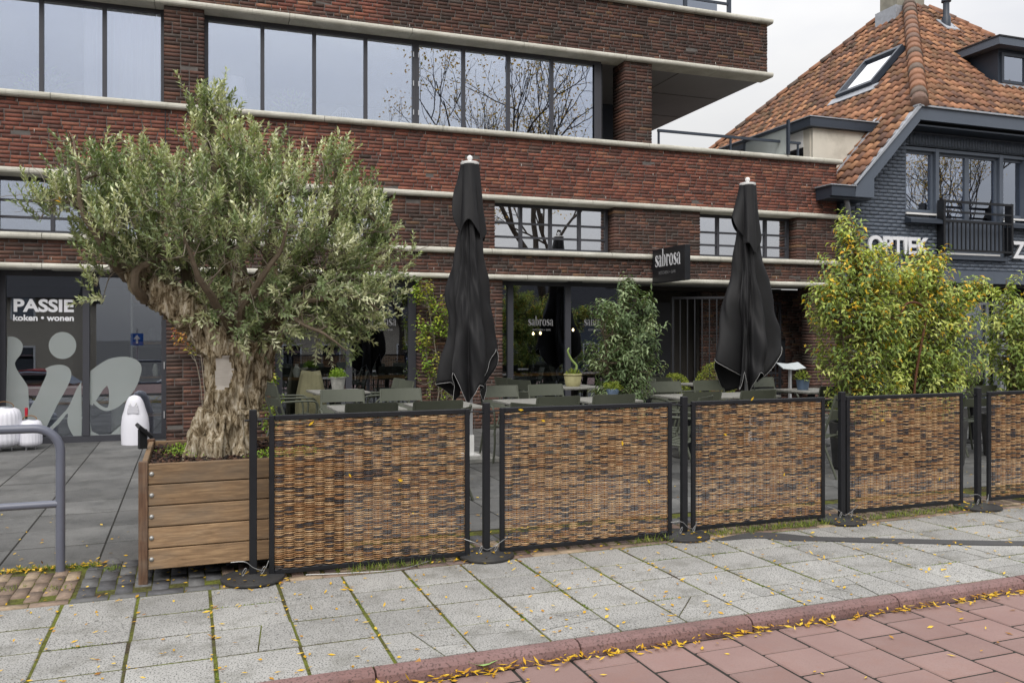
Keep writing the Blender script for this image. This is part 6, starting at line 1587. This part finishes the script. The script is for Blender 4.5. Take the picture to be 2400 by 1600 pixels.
for c in bp:
    for _ in range(16):
        a = rng.uniform(0, 6.3); r = rng.uniform(.06, .165); P.append((c[0] + r * math.cos(a), c[1] + r * math.sin(a), .045 - r * .085))
    for _ in range(14): a = rng.uniform(3.3, 6.1); r = rng.uniform(.2, .27); P.append((c[0] + r * math.cos(a), c[1] + r * math.sin(a), .012))
fallen(np.array(P), 'base_leaves', 'yellow leaves lying on and around the round post bases', .02, .045)
def grass(P, h, nm, label):
    n = len(P); D = unit(rng.normal(0, .45, (n, 3)) + [0, 0, 1]); V, F = leaves_np(P, D, rand_dirs(n), rng.uniform(h * .5, h, n), rng.uniform(.003, .006, n), .25)
    C = np.array([s2l(0x71853a), s2l(0x5c7030), s2l(0x8f9a45)])[rng.integers(0, 3, n)]; tag(tag(ob(nm, mesh_np(nm, V, F, M['leaf'], np.repeat(C, 5, 0))), label, 'grass'), kind='stuff')
P = []
for (x, y, s, k) in ((4.6, 5.35, .14, 160), (4.35, 5.36, .12, 120), (4.1, 5.36, .1, 80), (5.3, 5.36, .2, 170), (5.8, 5.37, .2, 150), (6.1, 5.4, .1, 60), (3.9, 5.35, .08, 50), (3.15, 5.35, .12, 90), (1.1, 5.33, .1, 90), (1.35, 5.34, .1, 60), (3.7, 5.34, .08, 50)):
    P.append(np.c_[rng.normal(x, s, k), rng.normal(y, .025, k), np.zeros(k)])
grass(np.concatenate(P), .075, 'screen_grass', 'grass tufts growing under the wicker screens')
P = []
for (x, y, s, k) in ((-.76, 6.1, .05, 160), (-.95, 6.13, .06, 90), (-.6, 6.08, .05, 90), (-.45, 5.95, .03, 60), (-1.2, 6.1, .08, 60), (-1.0, 5.7, .06, 50), (-.72, 5.6, .05, 30)):
    P.append(np.c_[rng.normal(x, s, k), rng.normal(y, .022, k), np.zeros(k)])
grass(np.concatenate(P), .04, 'stand_weeds', 'green weeds around the foot of the bicycle stand')
P = []
for k in range(46):
    if rng.random() < .5: x, y, sx, sy = .12 + .385 * rng.integers(-4, 18), rng.uniform(3.85, 5.28), .003, .05
    else: x, y, sx, sy = rng.uniform(-1.5, 6.5), 3.803 + .372 * rng.integers(1, 5), .06, .003
    P.append(np.c_[rng.normal(x, sx, 60), rng.normal(y, sy, 60), np.full(60, -.006)])
grass(np.concatenate(P), .016, 'joint_moss', 'moss tufts in the joints of the grey pavement')
P = np.array([(.7, 5.378, .93), (.95, 5.378, .62), (1.3, 5.378, .55), (2.3, 5.378, .9), (2.9, 5.378, .7), (3.1, 5.378, .45), (3.75, 5.378, .75), (4.3, 5.378, .4), (5.3, 5.378, .8), (5.9, 5.378, .3), (2.1, 5.383, .985), (4.0, 5.385, .99)])
n = len(P); D = unit(np.c_[rng.normal(0, 1, n), np.full(n, -.05), rng.normal(0, 1, n)]); V, F = leaves_np(P, D, np.tile([0, -1., .1], (n, 1)), rng.uniform(.03, .045, n), rng.uniform(.012, .018, n), .05, .1)
tag(tag(ob('screen_leaves', mesh_np('screen_leaves', V, F, M['dry_leaf'], s2l(0xd8ae28))), 'few yellow leaves caught on the wicker screens', 'leaves'), kind='stuff')
# one big leaf and one maple leaf by the kerb
q = onZ(700 + 795 / 2.94, 1200 + 1130 / 2.94, -.06)
V, F = leaves_np(np.array([q]), np.array([[.35, .1, .93]]), np.array([[-.3, -1, .1]]), np.array([.085]), np.array([.06]), .1, .1)
tag(ob('dry_leaf', mesh_np('dry_leaf', V, F, M['dry_leaf'], s2l(0xb88a4c))), 'single tan leaf leaning on the red kerb', 'leaf')
q = onZ(700 + 1270 / 2.94, 1200 + 1085 / 2.94, -.06); m = MB(); pts = []
for k in range(14): a = 2 * math.pi * k / 14; r = .075 if k % 2 else .032; pts.append((q[0] + r * math.cos(a), q[1] + r * .9 * math.sin(a), q[2] + .03 + (.02 if k % 2 else 0)))
me = MB().add(pts, [tuple(range(14))]).mesh('maple_leaf'); at = me.color_attributes.new('Col', 'FLOAT_COLOR', 'POINT'); at.data.foreach_set('color', np.tile([*s2l(0x8fae6a), 1.], 14).astype(np.float32)); me.materials.append(M['dry_leaf'])
tag(ob('maple_leaf', me), 'green maple leaf in the gutter leaves by the kerb', 'leaf')
